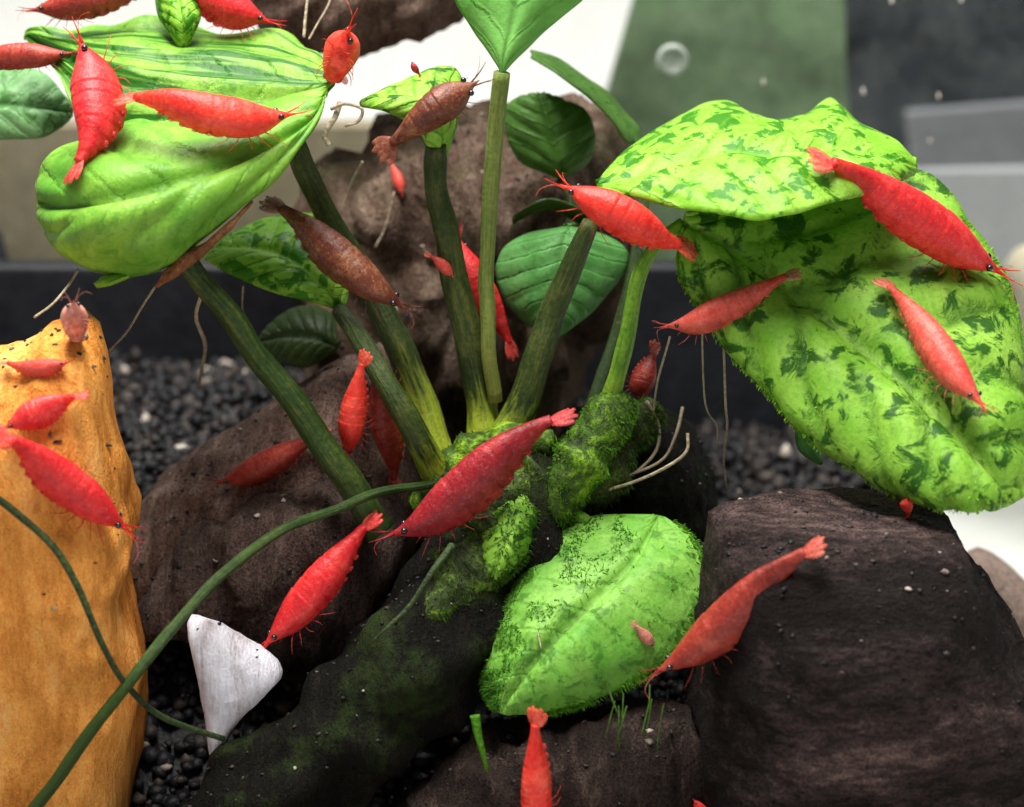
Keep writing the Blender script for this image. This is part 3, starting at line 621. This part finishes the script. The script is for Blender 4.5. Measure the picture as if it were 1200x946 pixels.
# right-hand leaves
leaf([((700,212,-.5),(699,216,-.5),(700,220,-.6)), ((733,174,.5),(742,206,-.6),(742,231,-1)), ((795,134,1.4),(798,188,-.5),(798,243,-1.5)), ((848,116,1.9),(852,175,-.3),(848,251,-1.8)), ((884,128,1.8),(893,178,-.4),(892,257,-1.9)), ((915,137,1.6),(925,178,-.5),(925,252,-1.85)), ((948,130,1.9),(955,174,-.3),(955,244,-1.7)),
      ((975,113,2.3),(985,170,-.1),(985,234,-1.4)), ((1003,136,1.8),(1020,178,-.1),(1022,226,-1)), ((1048,160,.9),(1054,187,0),(1054,214,-.5)), ((1072,186,.3),(1075,196,.2),(1072,206,.1))],
     M['varieg'], 'bright mottled leaf lying flat on top of the mossy leaf', seed=14, veins=8, quilt=.07, wave=.08, crease=.08, n=80, thick=.04)
J = leaf([((806,250,-.3),(800,262,-.3),(796,276,-.4)), ((905,225,.7),(845,282,-.4),(800,328,-.6)), ((1010,205,1.2),(905,325,-.7),(846,402,-1.0)), ((1088,200,1.1),(975,375,-1.2),(893,455,-1.5)), ((1138,258,.5),(1043,430,-1.9),(955,522,-2.1)), ((1182,322,-.1),(1100,484,-2.5),(1030,573,-2.6)),
      ((1204,410,-1.0),(1148,532,-3.0),(1092,594,-3.0)), ((1210,505,-1.9),(1178,572,-3.2),(1136,594,-3.2)), ((1206,575,-3.0),(1188,590,-3.2),(1168,597,-3.2))],
     M['mossy'], 'broad drooping leaf covered in green algae fuzz', seed=15, veins=7, quilt=.15, wave=.10, crease=.16, n=90, mcols=45, thick=.04, fuzz=2600, fuzz_len=.05, inner=.25)
# oval leaf in front
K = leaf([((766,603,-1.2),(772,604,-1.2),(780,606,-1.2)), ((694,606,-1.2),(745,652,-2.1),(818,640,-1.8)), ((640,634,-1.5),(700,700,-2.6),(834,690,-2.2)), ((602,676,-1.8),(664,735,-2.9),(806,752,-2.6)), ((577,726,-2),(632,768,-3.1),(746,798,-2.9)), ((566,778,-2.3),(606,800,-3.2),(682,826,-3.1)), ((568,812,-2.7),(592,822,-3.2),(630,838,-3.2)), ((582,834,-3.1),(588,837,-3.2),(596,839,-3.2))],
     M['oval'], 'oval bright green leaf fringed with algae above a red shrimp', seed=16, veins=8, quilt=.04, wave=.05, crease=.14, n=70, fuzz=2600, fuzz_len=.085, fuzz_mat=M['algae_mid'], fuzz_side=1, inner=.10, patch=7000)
leaf([((600,575,-1.3),(604,572,-1.3),(610,570,-1.3)), ((572,600,-1.4),(600,606,-1.9),(632,600,-1.5)), ((560,636,-1.7),(590,640,-2.2),(622,640,-1.8)), ((562,666,-2.0),(580,668,-2.3),(600,668,-2.1)), ((572,684,-2.2),(576,685,-2.2),(580,684,-2.2))],
     M['mossy'], 'small fuzzy leaf hanging below the rhizome', seed=17, n=36, mcols=21, fuzz=2200, fuzz_len=.08, fuzz_mat=M['algae_dk'])
leaf([((940,486,-1.2),(942,484,-1.2),(945,486,-1.2)), ((936,505,-1.3),(943,506,-1.5),(951,502,-1.3)), ((940,526,-1.4),(948,526,-1.6),(957,522,-1.4)), ((958,544,-1.5),(962,545,-1.5),(965,543,-1.5))],
     M['jade'], seed=18, n=24, mcols=9, quilt=0, crease=.02)
leaf([((110,332,-1.5),(112,336,-1.5),(114,338,-1.5)), ((120,322,-1.4),(126,330,-1.6),(132,334,-1.5)), ((140,318,-1.3),(145,323,-1.5),(150,326,-1.4)), ((160,317,-1.3),(161,319,-1.3),(162,320,-1.3))],
     M['varieg'], seed=19, n=20, mcols=9, quilt=0, crease=.02)
# stalks
stem('petiole', [(214,300,-1.2),(255,352,-1.1),(310,428,-1.1),(372,510,-1.2),(420,580,-1.3),(446,625,-1.4)], 13, 19, M['stem'], plant)
stem('petiole', [(345,165,.6),(360,205,.9),(388,262,1.1),(428,330,1.0),(465,400,.6),(492,470,.3),(520,545,-.1)], 12, 20, M['stem_base'], plant)
stem('petiole', [(398,364,.45),(420,395,-.1),(455,455,-.8),(490,515,-.9),(515,560,-.7)], 10, 19, M['stem_base'], plant)
stem('petiole', [(510,168,-.1),(512,215,.1),(528,300,.1),(548,390,.0),(562,470,-.1),(566,520,-.3)], 12, 21, M['stem_base'], plant)
stem('petiole', [(588,84,.0),(582,140,.05),(575,230,.1),(570,320,.0),(572,400,-.25),(580,470,-.3)], 10, 9, M['stem_lt'], plant)
stem('petiole', [(692,262,-.2),(672,305,-.1),(650,360,-.1),(630,425,-.2),(608,480,-.3),(590,520,-.4)], 10, 23, M['stem_base'], plant)
stem('petiole', [(800,262,-.2),(770,285,-.4),(750,320,-.5),(738,380,-.5),(722,440,-.5),(712,480,-.5)], 7, 12, M['stem_lime'], plant)
stem('petiole', [(656,212,3),(672,240,2.6),(660,300,2.2),(630,400,1.2),(600,500,.2)], 6, 9, M['stem'], plant)
stem('petiole', [(745,165,3),(755,210,2.4),(745,300,1.6),(720,400,.8),(690,490,.0)], 6, 9, M['stem'], plant)
stem('petiole', [(690,612,-1.3),(672,600,-1.2),(655,570,-.9),(650,540,-.7)], 7, 10, M['stem_lime'], plant)
stem('runner', [(545,555,-.7),(500,568,-1.0),(440,578,-1.6),(395,596,-1.9),(330,622,-2.1),(262,672,-2.7),(205,732,-3.4),(150,800,-4.1),(90,880,-4.3),(20,975,-4.4)], 5, 8, M['runner'], plant, n=70)
stem('runner', [(-20,572,-3.9),(20,602,-3.9),(62,640,-3.95),(92,690,-4.1),(118,750,-4.2),(146,800,-4.1),(190,840,-3.7),(262,866,-3.2)], 5, 3.5, M['runner_dk'], plant, n=50)
stem('runner', [(436,752,-3.2),(456,734,-3.25),(482,708,-3.1),(505,672,-2.9),(530,640,-2.5)], 1.5, 5, M['runner_dk'], plant, n=24)
# rhizome
def rhizome(pts, rads, mat, fz, fmat, flen=.12, seed=0):
    path = catmull([P3(p) for p in pts], 40); rr = np.interp(np.linspace(0, 1, 40), np.linspace(0, 1, len(rads)), rads)
    rad = [rr[i]*cmpx(path[i][1])*(1+.35*nz((i*.33,seed,0),1.0,seed)) for i in range(40)]
    rad[0] *= .5; rad[-1] *= .5
    V, Fc = tube_geo(path, rad, 22, 0.3, seed, 1.6)
    o = mesh_obj('rhizome', V, Fc, mat, plant, origin=path[0], solid=True)
    g = Geo(); rg = np.random.default_rng(seed)
    for k in range(fz):
        i = rg.integers(0, 40); q = rg.integers(0, 22); i2 = min(39, i+1); q2 = (q+1) % 22; fa, fb = rg.random(2); p = (np.array(V[i*22+q])*(1-fa)+np.array(V[i2*22+q])*fa)*(1-fb)+(np.array(V[i*22+q2])*(1-fa)+np.array(V[i2*22+q2])*fa)*fb; d = norm(p-path[i]+rg.normal(0,.16,3)+np.array([0,0,-.06]))
        ln = flen*rg.uniform(.3,1.3); sd = norm(np.cross(d, rg.normal(0,1,3)))*.007*rg.uniform(.6,1.8)
        g.add([p-sd-d*.02, p+sd-d*.02, p+d*ln*.6+sd*.8, p+d*ln+np.array([0,0,-.03])], [(0,1,2,3)])
    tag(mesh_obj('algae_fringe', g.v, g.f, fmat, o, smooth=False), kind='stuff')
    return o
rhizome([(488,600,-.8),(520,560,-.7),(560,530,-.6),(605,515,-.6),(650,520,-.7)], [16,24,27,25,17], M['rhizome'], 500, M['algae_mid'], .05, 3)
rhizome([(736,466,-.4),(712,496,-.7),(684,540,-1.0),(655,590,-1.2),(632,640,-1.3)], [16,31,32,26,16], M['rhizome'], 2400, M['algae_mid'], .055, 5)
rhizome([(770,478,.1),(735,505,-.2),(690,545,-.5),(620,580,-.8)], [14,30,42,38], M['rhizome_dk'], 2500, M['algae_dk'], .08, 6)
rhizome([(640,560,-.9),(600,590,-1.1),(575,640,-1.5),(540,690,-2.0),(490,735,-2.6)], [34,44,42,34,20], M['rhizome_mid'], 3200, M['algae_dk'], .07, 7)
# brown rotting margin under the drooping leaf
path = catmull([P3(p) for p in [(296,236,-1.25),(262,272,-1.5),(232,296,-1.55),(205,316,-1.55),(184,336,-1.5)]], 24)
V, Fc = tube_geo(path, [(.02+.07*math.sin(math.pi*min(1,(i+2)/26)**1.6)) for i in range(24)], 9, .7, 4, 4)
mesh_obj('brown_margin', V, Fc, M['brownedge'], A2, origin=path[0])
# hair roots
def root(pts, r=1.3, mat='root', n=26): return stem('root', pts, r, r*.8, M[mat], plant, n=n, seg=6, solid=False)
root([(236,345,-.9),(230,372,-.6),(240,402,.2),(238,425,1.0),(233,452,2.2)], 2.6)
root([(182,336,-1.5),(165,362,-1.2),(148,390,-.6),(128,412,.2)], 1.6)
root([(92,316,-1.3),(80,335,-1.5),(62,356,-1.9),(40,372,-2.2)], 1.6)
root([(285,335,.8),(284,360,1.0),(285,392,1.5)], 1.2)
root([(356,44,2.2),(358,20,2.4),(361,-10,2.6),(362,-40,2.8)], 1.8)
root([(362,46,2.2),(372,28,2.5),(385,5,2.9),(392,-20,3.1)], 1.1)
root([(758,470,-.2),(772,500,-.2),(768,530,-.4),(742,556,-.7),(700,580,-1.0)], 2.2)
root([(690,580,-1.0),(740,566,-1.0),(780,548,-1.1),(804,530,-1.1),(806,508,-1.0)], 2.4)
root([(800,478,.4),(792,510,-.1),(775,540,-.5),(730,560,-.8)], 2.0)
root([(848,395,-.95),(850,470,-.8),(852,500,-.6),(848,540,-.4),(852,575,-.3)], 1.6)
root([(822,365,-.7),(826,470,-.5),(840,500,-.4),(838,530,-.2)], 1.2)
root([(785,395,-.6),(778,420,-.4),(770,450,-.3),(765,490,-.2)], 1.4)
root([(425,190,3.0),(412,215,3.2),(400,250,3.3)], 1.4)
root([(388,128,-.2),(404,122,-.3),(424,128,-.3),(420,142,-.3),(404,148,-.3)], 2.2, 'root')
root([(398,120,-.1),(392,138,-.2),(380,158,-.2),(386,170,-.2)], 4.0, 'root')
root([(462,350,3.2),(468,385,3.0),(474,420,2.8)], 1.2)
root([(440,290,3.4),(452,265,3.4),(462,225,3.4)], 1.4)
root([(640,690,-2.0),(628,720,-2.6),(634,760,-3.2)], 1.0)
stem('sprout', [(556,838,-3.9),(560,862,-4.0),(566,884,-4.05),(571,904,-4.05)], 6.5, 2.0, M['algae_mid'], plant, n=16, seg=8, solid=False)
rgt = np.random.default_rng(77)
for k in range(9):                                          # fine algae threads trailing under the oval leaf
    x0 = rgt.uniform(705, 780); y0 = rgt.uniform(800, 835); dx = rgt.uniform(-14, 18)
    root([(x0,y0,-3.7),(x0+dx*.4,y0+16,-4.0),(x0+dx,y0+rgt.uniform(28,60),-4.2)], rgt.uniform(.7,1.5), 'algae_dk', 12)

# ---------------------------------------------------------------- shrimps
def hit_y(px, py):
    d = Vector(ray(px, py)).normalized(); o = Vector(CAMP); best = None
    for b in BV:
        h = b.ray_cast(o, d)
        if h[0] is not None and (best is None or h[3] < best[3]): best = h
    return None if best is None else best[0].y
S_K = [0, .05, .10, .16, .24, .34, .43, .52, .62, .72, .82, .91, 1.0]
DH  = [.02,.06,.20,.38, .62, .86, .92, .96, .90, .76, .56, .36, .20]      # dorsal half height
VH  = [.02,.04,.14,.40, .74, .96, 1.0,1.04, .98, .80, .54, .30, .16]      # ventral half height
WD  = [.015,.05,.18,.40, .62, .78, .80, .78, .72, .60, .42, .30, .26]     # half width
SHR = []
def shrimp(label, pts, mat, y=None, up=(0,-1), tow=0.4, h=None, dy=0.0, detail=1, ant=True, group='red shrimps around the plant', lift=0.75):
    """pts: head to tail in photo pixels; depth from what the shrimp rests on (or y per point)"""
    pts = [tuple(p) for p in pts]; k = len(pts)
    plen = sum(math.dist(pts[i], pts[i+1]) for i in range(k-1))
    hh = (h if h else plen*0.27)/2                            # half height in pixels
    if y is None:
        ys = [hit_y(*p) for p in pts]; good = [v for v in ys if v is not None and v < 4.5]
        med = float(np.median(good)) if good else 0.0
        xs = np.arange(k); vv = np.array([v if (v is not None and abs(v-med) < 1.0) else med for v in ys])
        sl = np.polyfit(xs, vv, 1); sl[0] = max(-.35, min(.35, sl[0])); fit = med + sl[0]*(xs-xs.mean())
        over = max((f-v) for f, v in zip(fit, vv))            # never sink behind what carries it
        ys = fit - max(0, over*.5) - hh*cmpx(med)*lift + dy
    else:
        ys = np.array(y if isinstance(y, (list, tuple)) else [y]*k, float)
    ctr = catmull([P(px, py, yy) for (px, py), yy in zip(pts, ys)], 60)
    # resample by length
    seg = np.r_[0, np.cumsum(np.linalg.norm(np.diff(ctr, axis=0), axis=1))]; Ltot = seg[-1]
    NS = 96; ss = np.linspace(0, 1, NS)
    path = np.stack([np.interp(ss*Ltot*0.93, seg, ctr[:,i]) for i in range(3)], 1)   # the last bit is tail fan
    R = hh*cmpx(float(np.mean(ys)))
    upw = RGT*up[0]-UPV*up[1]; upw = norm(norm(upw) - FWD*tow)
    T = np.gradient(path, axis=0); T = np.array([norm(t) for t in T])
    U = np.array([norm(upw-t*np.dot(upw, t)) for t in T]); B = np.cross(T, U)
    dh = np.interp(ss, S_K, DH); vh = np.interp(ss, S_K, VH); wd = np.interp(ss, S_K, WD)
    rv = np.random.default_rng(len(SHR)*13+5)
    for arr, am in ((dh, .10), (vh, .16), (wd, .08)):       # every shrimp is built a little differently
        arr *= 1+am*np.sin(ss*math.pi*rv.uniform(.8,1.6)+rv.uniform(0,6))
    # smooth
    ker = np.ones(5)/5
    for arr in (dh, vh, wd):
        for _ in range(3): arr[2:-2] = np.convolve(arr, ker, 'valid')
    segs = [.43,.52,.61,.70,.79,.87,.94,1.01]
    g = Geo(); nr = 22
    rings = []; tone = []
    for i, s in enumerate(ss):
        f = 1.0; pl = 0
        for a, b in zip(segs, segs[1:]):
            if a <= s < b:
                t = (s-a)/(b-a); f = 0.99+0.018*t if .08 < t < .9 else 0.972; pl = math.sin(math.pi*t)
        if s < .43: f = 1.0+0.04*max(0, (s-.36)/.07)
        ring = []
        for q in range(nr):
            a = 2*math.pi*q/nr; ca, sa = math.cos(a), math.sin(a)
            hgt = dh[i] if ca > 0 else vh[i]*(1+.10*pl*(abs(sa) < .75))
            p = path[i] + U[i]*(ca*hgt*R*f) + B[i]*(sa*wd[i]*R*f*(1-0.12*(ca < 0)*abs(ca)))
            ring.append(p); tone.append(1.35 if f < .975 else ca)
        rings.append(ring)
    V = [p for r in rings for p in r]; Fc = []
    for i in range(NS-1):
        for q in range(nr):
            q2 = (q+1) % nr; Fc.append((i*nr+q, i*nr+q2, (i+1)*nr+q2, (i+1)*nr+q))
    Fc.append(tuple(range(nr-1,-1,-1))); Fc.append(tuple((NS-1)*nr+q for q in range(nr)))
    g.add(V, Fc); g.c[:] = tone
    def at(s):
        i = min(NS-1, int(round(s*(NS-1)))); return i
    rg = np.random.default_rng(len(SHR)+17)
    if detail:
        # rostrum saw, walking legs, swimmerets: part of the one body mesh
        for kx in range(5):
            for side in (-1, 1):
                i = at(.22+.045*kx); c = path[i]-U[i]*vh[i]*R*.75+B[i]*side*wd[i]*R*.5
                k1 = c-U[i]*R*.18+B[i]*side*R*.3-T[i]*R*(.4-.18*kx)
                k2 = k1-U[i]*R*rg.uniform(.2,.36)+B[i]*side*R*.1-T[i]*R*(.45-.2*kx+rg.uniform(-.2,.2))
                V2, F2 = tube_geo(catmull([c, k1, k2], 7), np.linspace(.035, .01, 7)*R, 5); g.add(V2, F2, 5.0)
        for kx in range(5):
            for side in (-1, 1):
                i = at(.50+.075*kx); c = path[i]-U[i]*vh[i]*R*.8+B[i]*side*wd[i]*R*.4
                e = c-U[i]*R*.10+T[i]*R*.28+B[i]*side*R*.05
                V2, F2 = tube_geo(catmull([c, (c+e)/2+T[i]*R*.05, e], 5), np.array([.10,.13,.12,.08,.02])*R, 6); g.add(V2, F2, 5.0)
    i0 = int(NS*.45); lowest = min(range(len(g.v)), key=lambda q: g.v[q][2])
    base = np.array([path[i0][0], path[i0][1], g.v[lowest][2]])
    root_ = empty('shrimp', base); tag(root_, label, 'shrimp', group)
    body = mesh_obj('body', g.v, g.f, M[mat], root_, origin=path[i0], cols=g.c, uv=[(ss[q//nr], .5+.5*math.cos(2*math.pi*(q % nr)/nr)) if q < NS*nr else (.4, .9) for q in range(len(g.v))])
    body.data.materials.append(FIN[mat])                       # legs and swimmerets are glassier than the shell
    body.data.polygons.foreach_set('material_index', [int(g.c[f[0]] > 4) for f in g.f])
    # tail fan: telson and four uropods
    g2 = Geo(); e = path[-1]; t = T[-1]; u = U[-1]; b = B[-1]
    for ang, ln, wdt in ((0, 1.0, .16), (.26, 1.12, .25), (-.26, 1.12, .25), (.58, 1.05, .30), (-.58, 1.05, .30)):
        d = norm(t*math.cos(ang)+b*math.sin(ang)-u*.10*abs(ang)); sd = norm(np.cross(d, u)); nn = np.cross(sd, d); rows = []
        for q in range(8):
            f = q/7; wv = wdt*R*(math.sin(math.pi*min(1, (.12+.86*f)))**.6)*(.55+.6*f if f < .75 else 1.0)
            c = e-t*R*.22+d*ln*R*f*1.1-u*R*.12*f*f
            rows.append([c-sd*wv+nn*.0, c-sd*wv*.5+nn*.025*R, c+nn*.05*R, c+sd*wv*.5+nn*.025*R, c+sd*wv])
        Vt = [p for r in rows for p in r]; Vb = [p-nn*.05*R for p in Vt]; nt_ = len(Vt); F3 = []
        for q in range(7):
            for z in range(4):
                a_, b_, c_, d_ = q*5+z, q*5+z+1, (q+1)*5+z+1, (q+1)*5+z
                F3 += [(a_,b_,c_,d_), (nt_+d_,nt_+c_,nt_+b_,nt_+a_)]
            F3 += [(q*5,(q+1)*5,nt_+(q+1)*5,nt_+q*5), ((q+1)*5+4,q*5+4,nt_+q*5+4,nt_+(q+1)*5+4)]
        F3 += [(0,nt_,nt_+1,1),(1,nt_+1,nt_+2,2),(2,nt_+2,nt_+3,3),(3,nt_+3,nt_+4,4)]
        F3 += [(35+z, 36+z, nt_+36+z, nt_+35+z) for z in range(4)]
        g2.add(Vt+Vb, F3)
    mesh_obj('tail_fan', g2.v, g2.f, FIN[mat], root_, origin=e)
    ie = at(.125)
    for side in (-1, 1):
        c = path[ie]+B[ie]*side*wd[ie]*R*1.15+U[ie]*dh[ie]*R*.45
        Ve = IV2*R*.135+c; mesh_obj('eye', Ve, IF2, M['eye'], root_, origin=c)
    if ant:
        for side in (-1, 1):
            i = at(.07); c = path[i]+B[i]*side*R*.10-U[i]*R*.03
            w1 = rg.uniform(.5, 1.1); pth = [c, c-T[i]*R*.5+B[i]*side*R*.3*w1+U[i]*R*.15, c-T[i]*R*.85+B[i]*side*R*.8*w1+U[i]*R*.25*rg.uniform(-.5,1), c-T[i]*R*.85+B[i]*side*R*1.2*w1-U[i]*R*.2]
            V2, F2 = tube_geo(catmull(pth, 18), np.linspace(.02, .006, 18)*R, 5); mesh_obj('antenna', V2, F2, FIN[mat], root_, origin=c)
            pth = [c+U[i]*R*.08, c-T[i]*R*.5+B[i]*side*R*.15+U[i]*R*.15, c-T[i]*R*1.0+B[i]*side*R*.35+U[i]*R*.3]
            V2, F2 = tube_geo(catmull(pth, 10), np.linspace(.045, .012, 10)*R, 5); mesh_obj('antennule', V2, F2, M[mat], root_, origin=c)
    SHR.append(root_); return root_

shrimp('brownish red shrimp at the back rim of the ribbed leaf beside the pale leaf', [(30,14),(80,5),(130,-4),(195,-22)], 'brick', y=[2.2,2.2,2.2,2.3], up=(0,-1), h=40)
shrimp('red shrimp slipping over the rear edge of the ribbed leaf', [(320,28),(285,14),(250,-3),(195,-28)], 'red', y=[1.9,1.9,2.0,2.1], up=(.4,-1), h=46)
shrimp('dull brown shrimp reaching over the bluish green leaf', [(92,62),(55,66),(10,67),(-60,72)], 'brick', y=[1.5,1.5,1.6,1.8], up=(0,-1), h=32)
shrimp('fat red shrimp climbing upright on the drooping leaf', [(92,40),(108,88),(112,135),(104,170),(84,200)], 'red', y=[-.1,-.4,-.85,-1.2,-1.45], up=(-1,-.1), tow=.6, h=58)
shrimp('long scarlet shrimp lying across the drooping leaf', [(350,133),(300,139),(245,133),(195,120),(146,112)], 'scarlet', y=[-.85,-1.1,-1.25,-1.2,-.95], up=(0,-1), tow=.6, h=54)
shrimp('scarlet shrimp facing forward where the ribbed leaf meets its stalk', [(408,32),(404,50),(398,66),(392,84)], 'scarlet', y=[-.2,.0,.35,.9], up=(.3,-.6), tow=1.2, h=54)
shrimp('dark brown shrimp clinging to the curled leaf', [(562,94),(525,118),(490,144),(452,174)], 'brown', up=(.3,-.3), tow=1.0, h=52, y=[-.5,-.55,-.6,-.6])
shrimp('glossy red shrimp with forked tail perched beside the mottled leaf', [(656,216),(690,233),(745,264),(778,282),(806,288)], 'scarlet', y=[-1.1,-1.3,-1.4,-1.35,-1.2], up=(.5,-.8), tow=1.0, h=54)
shrimp('large red shrimp climbing down the edge of the mossy leaf', [(1182,326),(1128,292),(1062,250),(1005,208),(958,182)], 'red', up=(.7,-.8), tow=.7, h=64, lift=.65)
shrimp('pinkish red shrimp resting head low on the mossy leaf near a lime stalk', [(772,384),(815,377),(862,356),(895,338),(932,318)], 'pale', up=(-.2,-1), tow=.6, h=38, lift=.65)
shrimp('pale red shrimp seen from above on the middle of the mossy leaf', [(1158,484),(1118,436),(1078,378),(1034,326)], 'pale', up=(.5,-.3), tow=1.4, h=44, y=[-3.35,-2.75,-1.95,-1.15])
shrimp('translucent brown shrimp lying on the small variegated leaf', [(482,366),(440,338),(395,300),(358,266),(318,236)], 'brown', y=[-.1,-.1,.1,.3,.5], up=(.5,-.7), tow=.8, h=52)
shrimp('bright scarlet shrimp hanging between two stalks', [(408,542),(410,505),(418,462),(426,418)], 'scarlet', y=-.85, up=(-.5,0), tow=1.0, h=36)
shrimp('dull red shrimp tucked behind a stalk beside the scarlet one', [(438,425),(450,480),(460,530),(462,572)], 'brick', y=[-.4,-.35,-.3,-.3], up=(-.2,0), tow=1.0, h=44)
shrimp('faded orange red shrimp lying on the driftwood block', [(250,568),(295,553),(338,530),(380,508)], 'brick', up=(-.2,-1), tow=.7, h=40, lift=.7)
shrimp('biggest dark red shrimp stretched over the rhizome', [(446,632),(492,612),(545,572),(590,532),(630,502),(664,484)], 'deep', y=[-2.0,-2.0,-1.95,-1.9,-1.85,-1.8], up=(-.5,-.8), tow=.45, h=62)
shrimp('red shrimp facing down on the shaded driftwood face', [(304,764),(340,724),(378,682),(408,644),(436,606)], 'red', y=[-2.5,-2.3,-2.1,-1.9,-1.7], up=(-.7,-.6), tow=.6, h=52, lift=.7)
shrimp('dark brick red shrimp climbing the large dark stone', [(760,794),(808,764),(858,722),(905,676),(958,636)], 'brick', lift=.7, up=(-.6,-.8), tow=.5, h=58)
shrimp('scarlet shrimp hanging vertically below the oval leaf', [(632,1000),(630,950),(628,895),(627,838)], 'scarlet', y=-4.75, up=(-.2,0), tow=1.2, h=46)
shrimp('largest red shrimp on the ochre rock, head down', [(154,624),(118,598),(72,562),(35,530),(2,508)], 'red', up=(.5,-.8), tow=.7, h=60, lift=.7)
shrimp('crimson shrimp on the ochre rock above the largest one', [(2,504),(32,490),(62,475),(94,462)], 'red', up=(-.4,-.9), tow=.5, h=36, lift=.7)
shrimp('small orange red shrimp near the top of the ochre rock', [(84,424),(52,432),(25,430),(4,424)], 'pale', up=(0,-1), tow=.3, h=24, lift=.6)
shrimp('red shrimp hidden behind two upright stalks', [(534,272),(548,312),(575,362),(602,410)], 'red', y=[1.3,1.1,.9,.8], up=(.8,-.4), tow=.6, h=44)
shrimp('pink shrimp sitting on the tip of the ochre rock', [(86,352),(87,368),(88,382),(90,398)], 'pink', y=[-3.0,-2.8,-2.5,-2.1], up=(0,-.8), tow=.8, h=40)
shrimp('tiny red young shrimp on soil at the dark stone rim', [(1063,582),(1063,592),(1064,606)], 'scarlet', up=(0,-.2), tow=1, h=15, detail=0, ant=False)
shrimp('dull reddish shrimp in shade behind the lime stalk', [(748,474),(752,448),(760,428),(768,410)], 'brick', y=[.4,.5,.6,.7], up=(.6,0), tow=.8, h=32)
shrimp('tiny pale orange young shrimp on the driftwood stump', [(472,232),(468,215),(462,200),(456,188)], 'pale', up=(.6,0), tow=.8, h=14, detail=0, ant=False)
shrimp('little orange young shrimp near the crossing stalks on the stump', [(532,326),(520,312),(502,298)], 'pale', up=(.4,-.6), tow=.8, h=16, detail=0, ant=False)
shrimp('small red shrimp low on the driftwood below the oval leaf', [(812,936),(822,950),(836,975)], 'red', up=(.4,-.6), tow=.8, h=18, detail=0, ant=False)
shrimp('tiny pinkish young shrimp resting on the oval leaf', [(768,758),(757,746),(744,732)], 'pink', up=(.6,-.4), tow=1, h=16, detail=0, ant=False)
shrimp('tiny purple red young shrimp on top of the curled leaf', [(482,72),(486,80),(492,88)], 'deep', up=(.6,-.4), tow=.8, h=9, detail=0, ant=False, y=.3)

# loose debris settled on wood and stone
CARRY = [o for o in bpy.data.objects if o.type == 'MESH' and o.name.split('.')[0] in ('fallen_branch','dark_stone','lower_driftwood','driftwood_block','driftwood_lump','ochre_rock','back_driftwood','wood_knot','pale_stone')]
gd = Geo(); rg = np.random.default_rng(21)
BW = []
for o in CARRY:
    oo = np.array(o['_o']); BW.append(BVHTree.FromPolygons([Vector(np.array(v.co)/CM+oo) for v in o.data.vertices], [tuple(p.vertices) for p in o.data.polygons]))
done = 0
for k in range(2600):
    x = rg.uniform(-8.5, 8.5); y = rg.uniform(-5.5, 6.5); best = None
    for bvh in BW:
        h = bvh.ray_cast(Vector((x, y, 12)), Vector((0, 0, -1)))
        if h[0] is not None and (best is None or h[0].z > best.z): best = h[0]
    if best is None: continue
    big = rg.random() < .04
    r = rg.uniform(.015, .038)*(1.3 if big else 1)
    V = IV*(1+.35*rg.standard_normal((len(IV),1)))*r*np.array([rg.uniform(.6,2.0), rg.uniform(.6,1.6), rg.uniform(.4,.9)])
    a = rg.uniform(0, 6.28); c, s_ = math.cos(a), math.sin(a)
    gd.add(V @ np.array([[c,s_,0],[-s_,c,0],[0,0,1]])+np.array(best), IF, rg.uniform(.87, .95) if big else rg.uniform(.4, .88)); done += 1
tag(mesh_obj('debris', gd.v, gd.f, M['soil'], cols=gd.c), 'crumbs of soil and waste settled on wood and stones', 'debris', kind='stuff')

# ---------------------------------------------------------------- specks and bubble on the rear pane
def ring_disc():
    g = Geo(); c = P(788, 70, 10.5); r = 18*cmpx(10.5)
    seg = 40; prof = [(0.0,.10),(.35,.13),(.6,.16),(.78,.26),(.92,.22),(1.0,.02)]
    V = []; Fc = []
    for (a, d) in prof:
        for k in range(seg):
            t = 2*math.pi*k/seg; V.append((c[0]+math.cos(t)*r*a, 10.54-d*.8, c[2]+math.sin(t)*r*a))
    for j in range(len(prof)-1):
        for k in range(seg): k2 = (k+1) % seg; Fc.append((j*seg+k, j*seg+k2, (j+1)*seg+k2, (j+1)*seg+k))
    return mesh_obj('suction_cup', V, Fc, M['grey_cup'])
mm, nt, b, out = newmat('cup'); b.inputs['Base Color'].default_value = (0.50,0.54,0.50,1); b.inputs['Roughness'].default_value = 0.15
tr = N(nt, 'ShaderNodeBsdfTransparent'); ms = N(nt, 'ShaderNodeMixShader'); ms.inputs[0].default_value = .55
lw = N(nt, 'ShaderNodeLayerWeight'); lw.inputs[0].default_value = .6
L(nt, math_(nt, 'ADD', math_(nt, 'MULTIPLY', lw.outputs['Facing'], .6), .25, True), ms.inputs[0])
L(nt, tr.outputs[0], ms.inputs[1]); L(nt, b.outputs[0], ms.inputs[2]); L(nt, ms.outputs[0], out.inputs[0]); M['grey_cup'] = mm
tag(ring_disc(), 'clear round suction cup on the rear glass before the green board', 'suction cup')
g = Geo(); rg = np.random.default_rng(9)
for px, py, s in [(895,97,4),(1012,108,4),(1100,113,5),(1045,1,5),(1127,1,4),(1090,165,3)]:
    c = P(px, py, 10.5); V = IV*(1+.3*rg.standard_normal((len(IV),1)))*s*.6*cmpx(10.5)*np.array([.8,.4,1.4])+np.array([c[0],10.52,c[2]]); g.add(V, IF)
tag(mesh_obj('glass_flecks', g.v, g.f, M['fleck']), 'pale flecks stuck on the rear glass', 'flecks', kind='stuff')
for o in bpy.data.objects:
    for k in ('_o', '_r'):
        if k in o: del o[k]
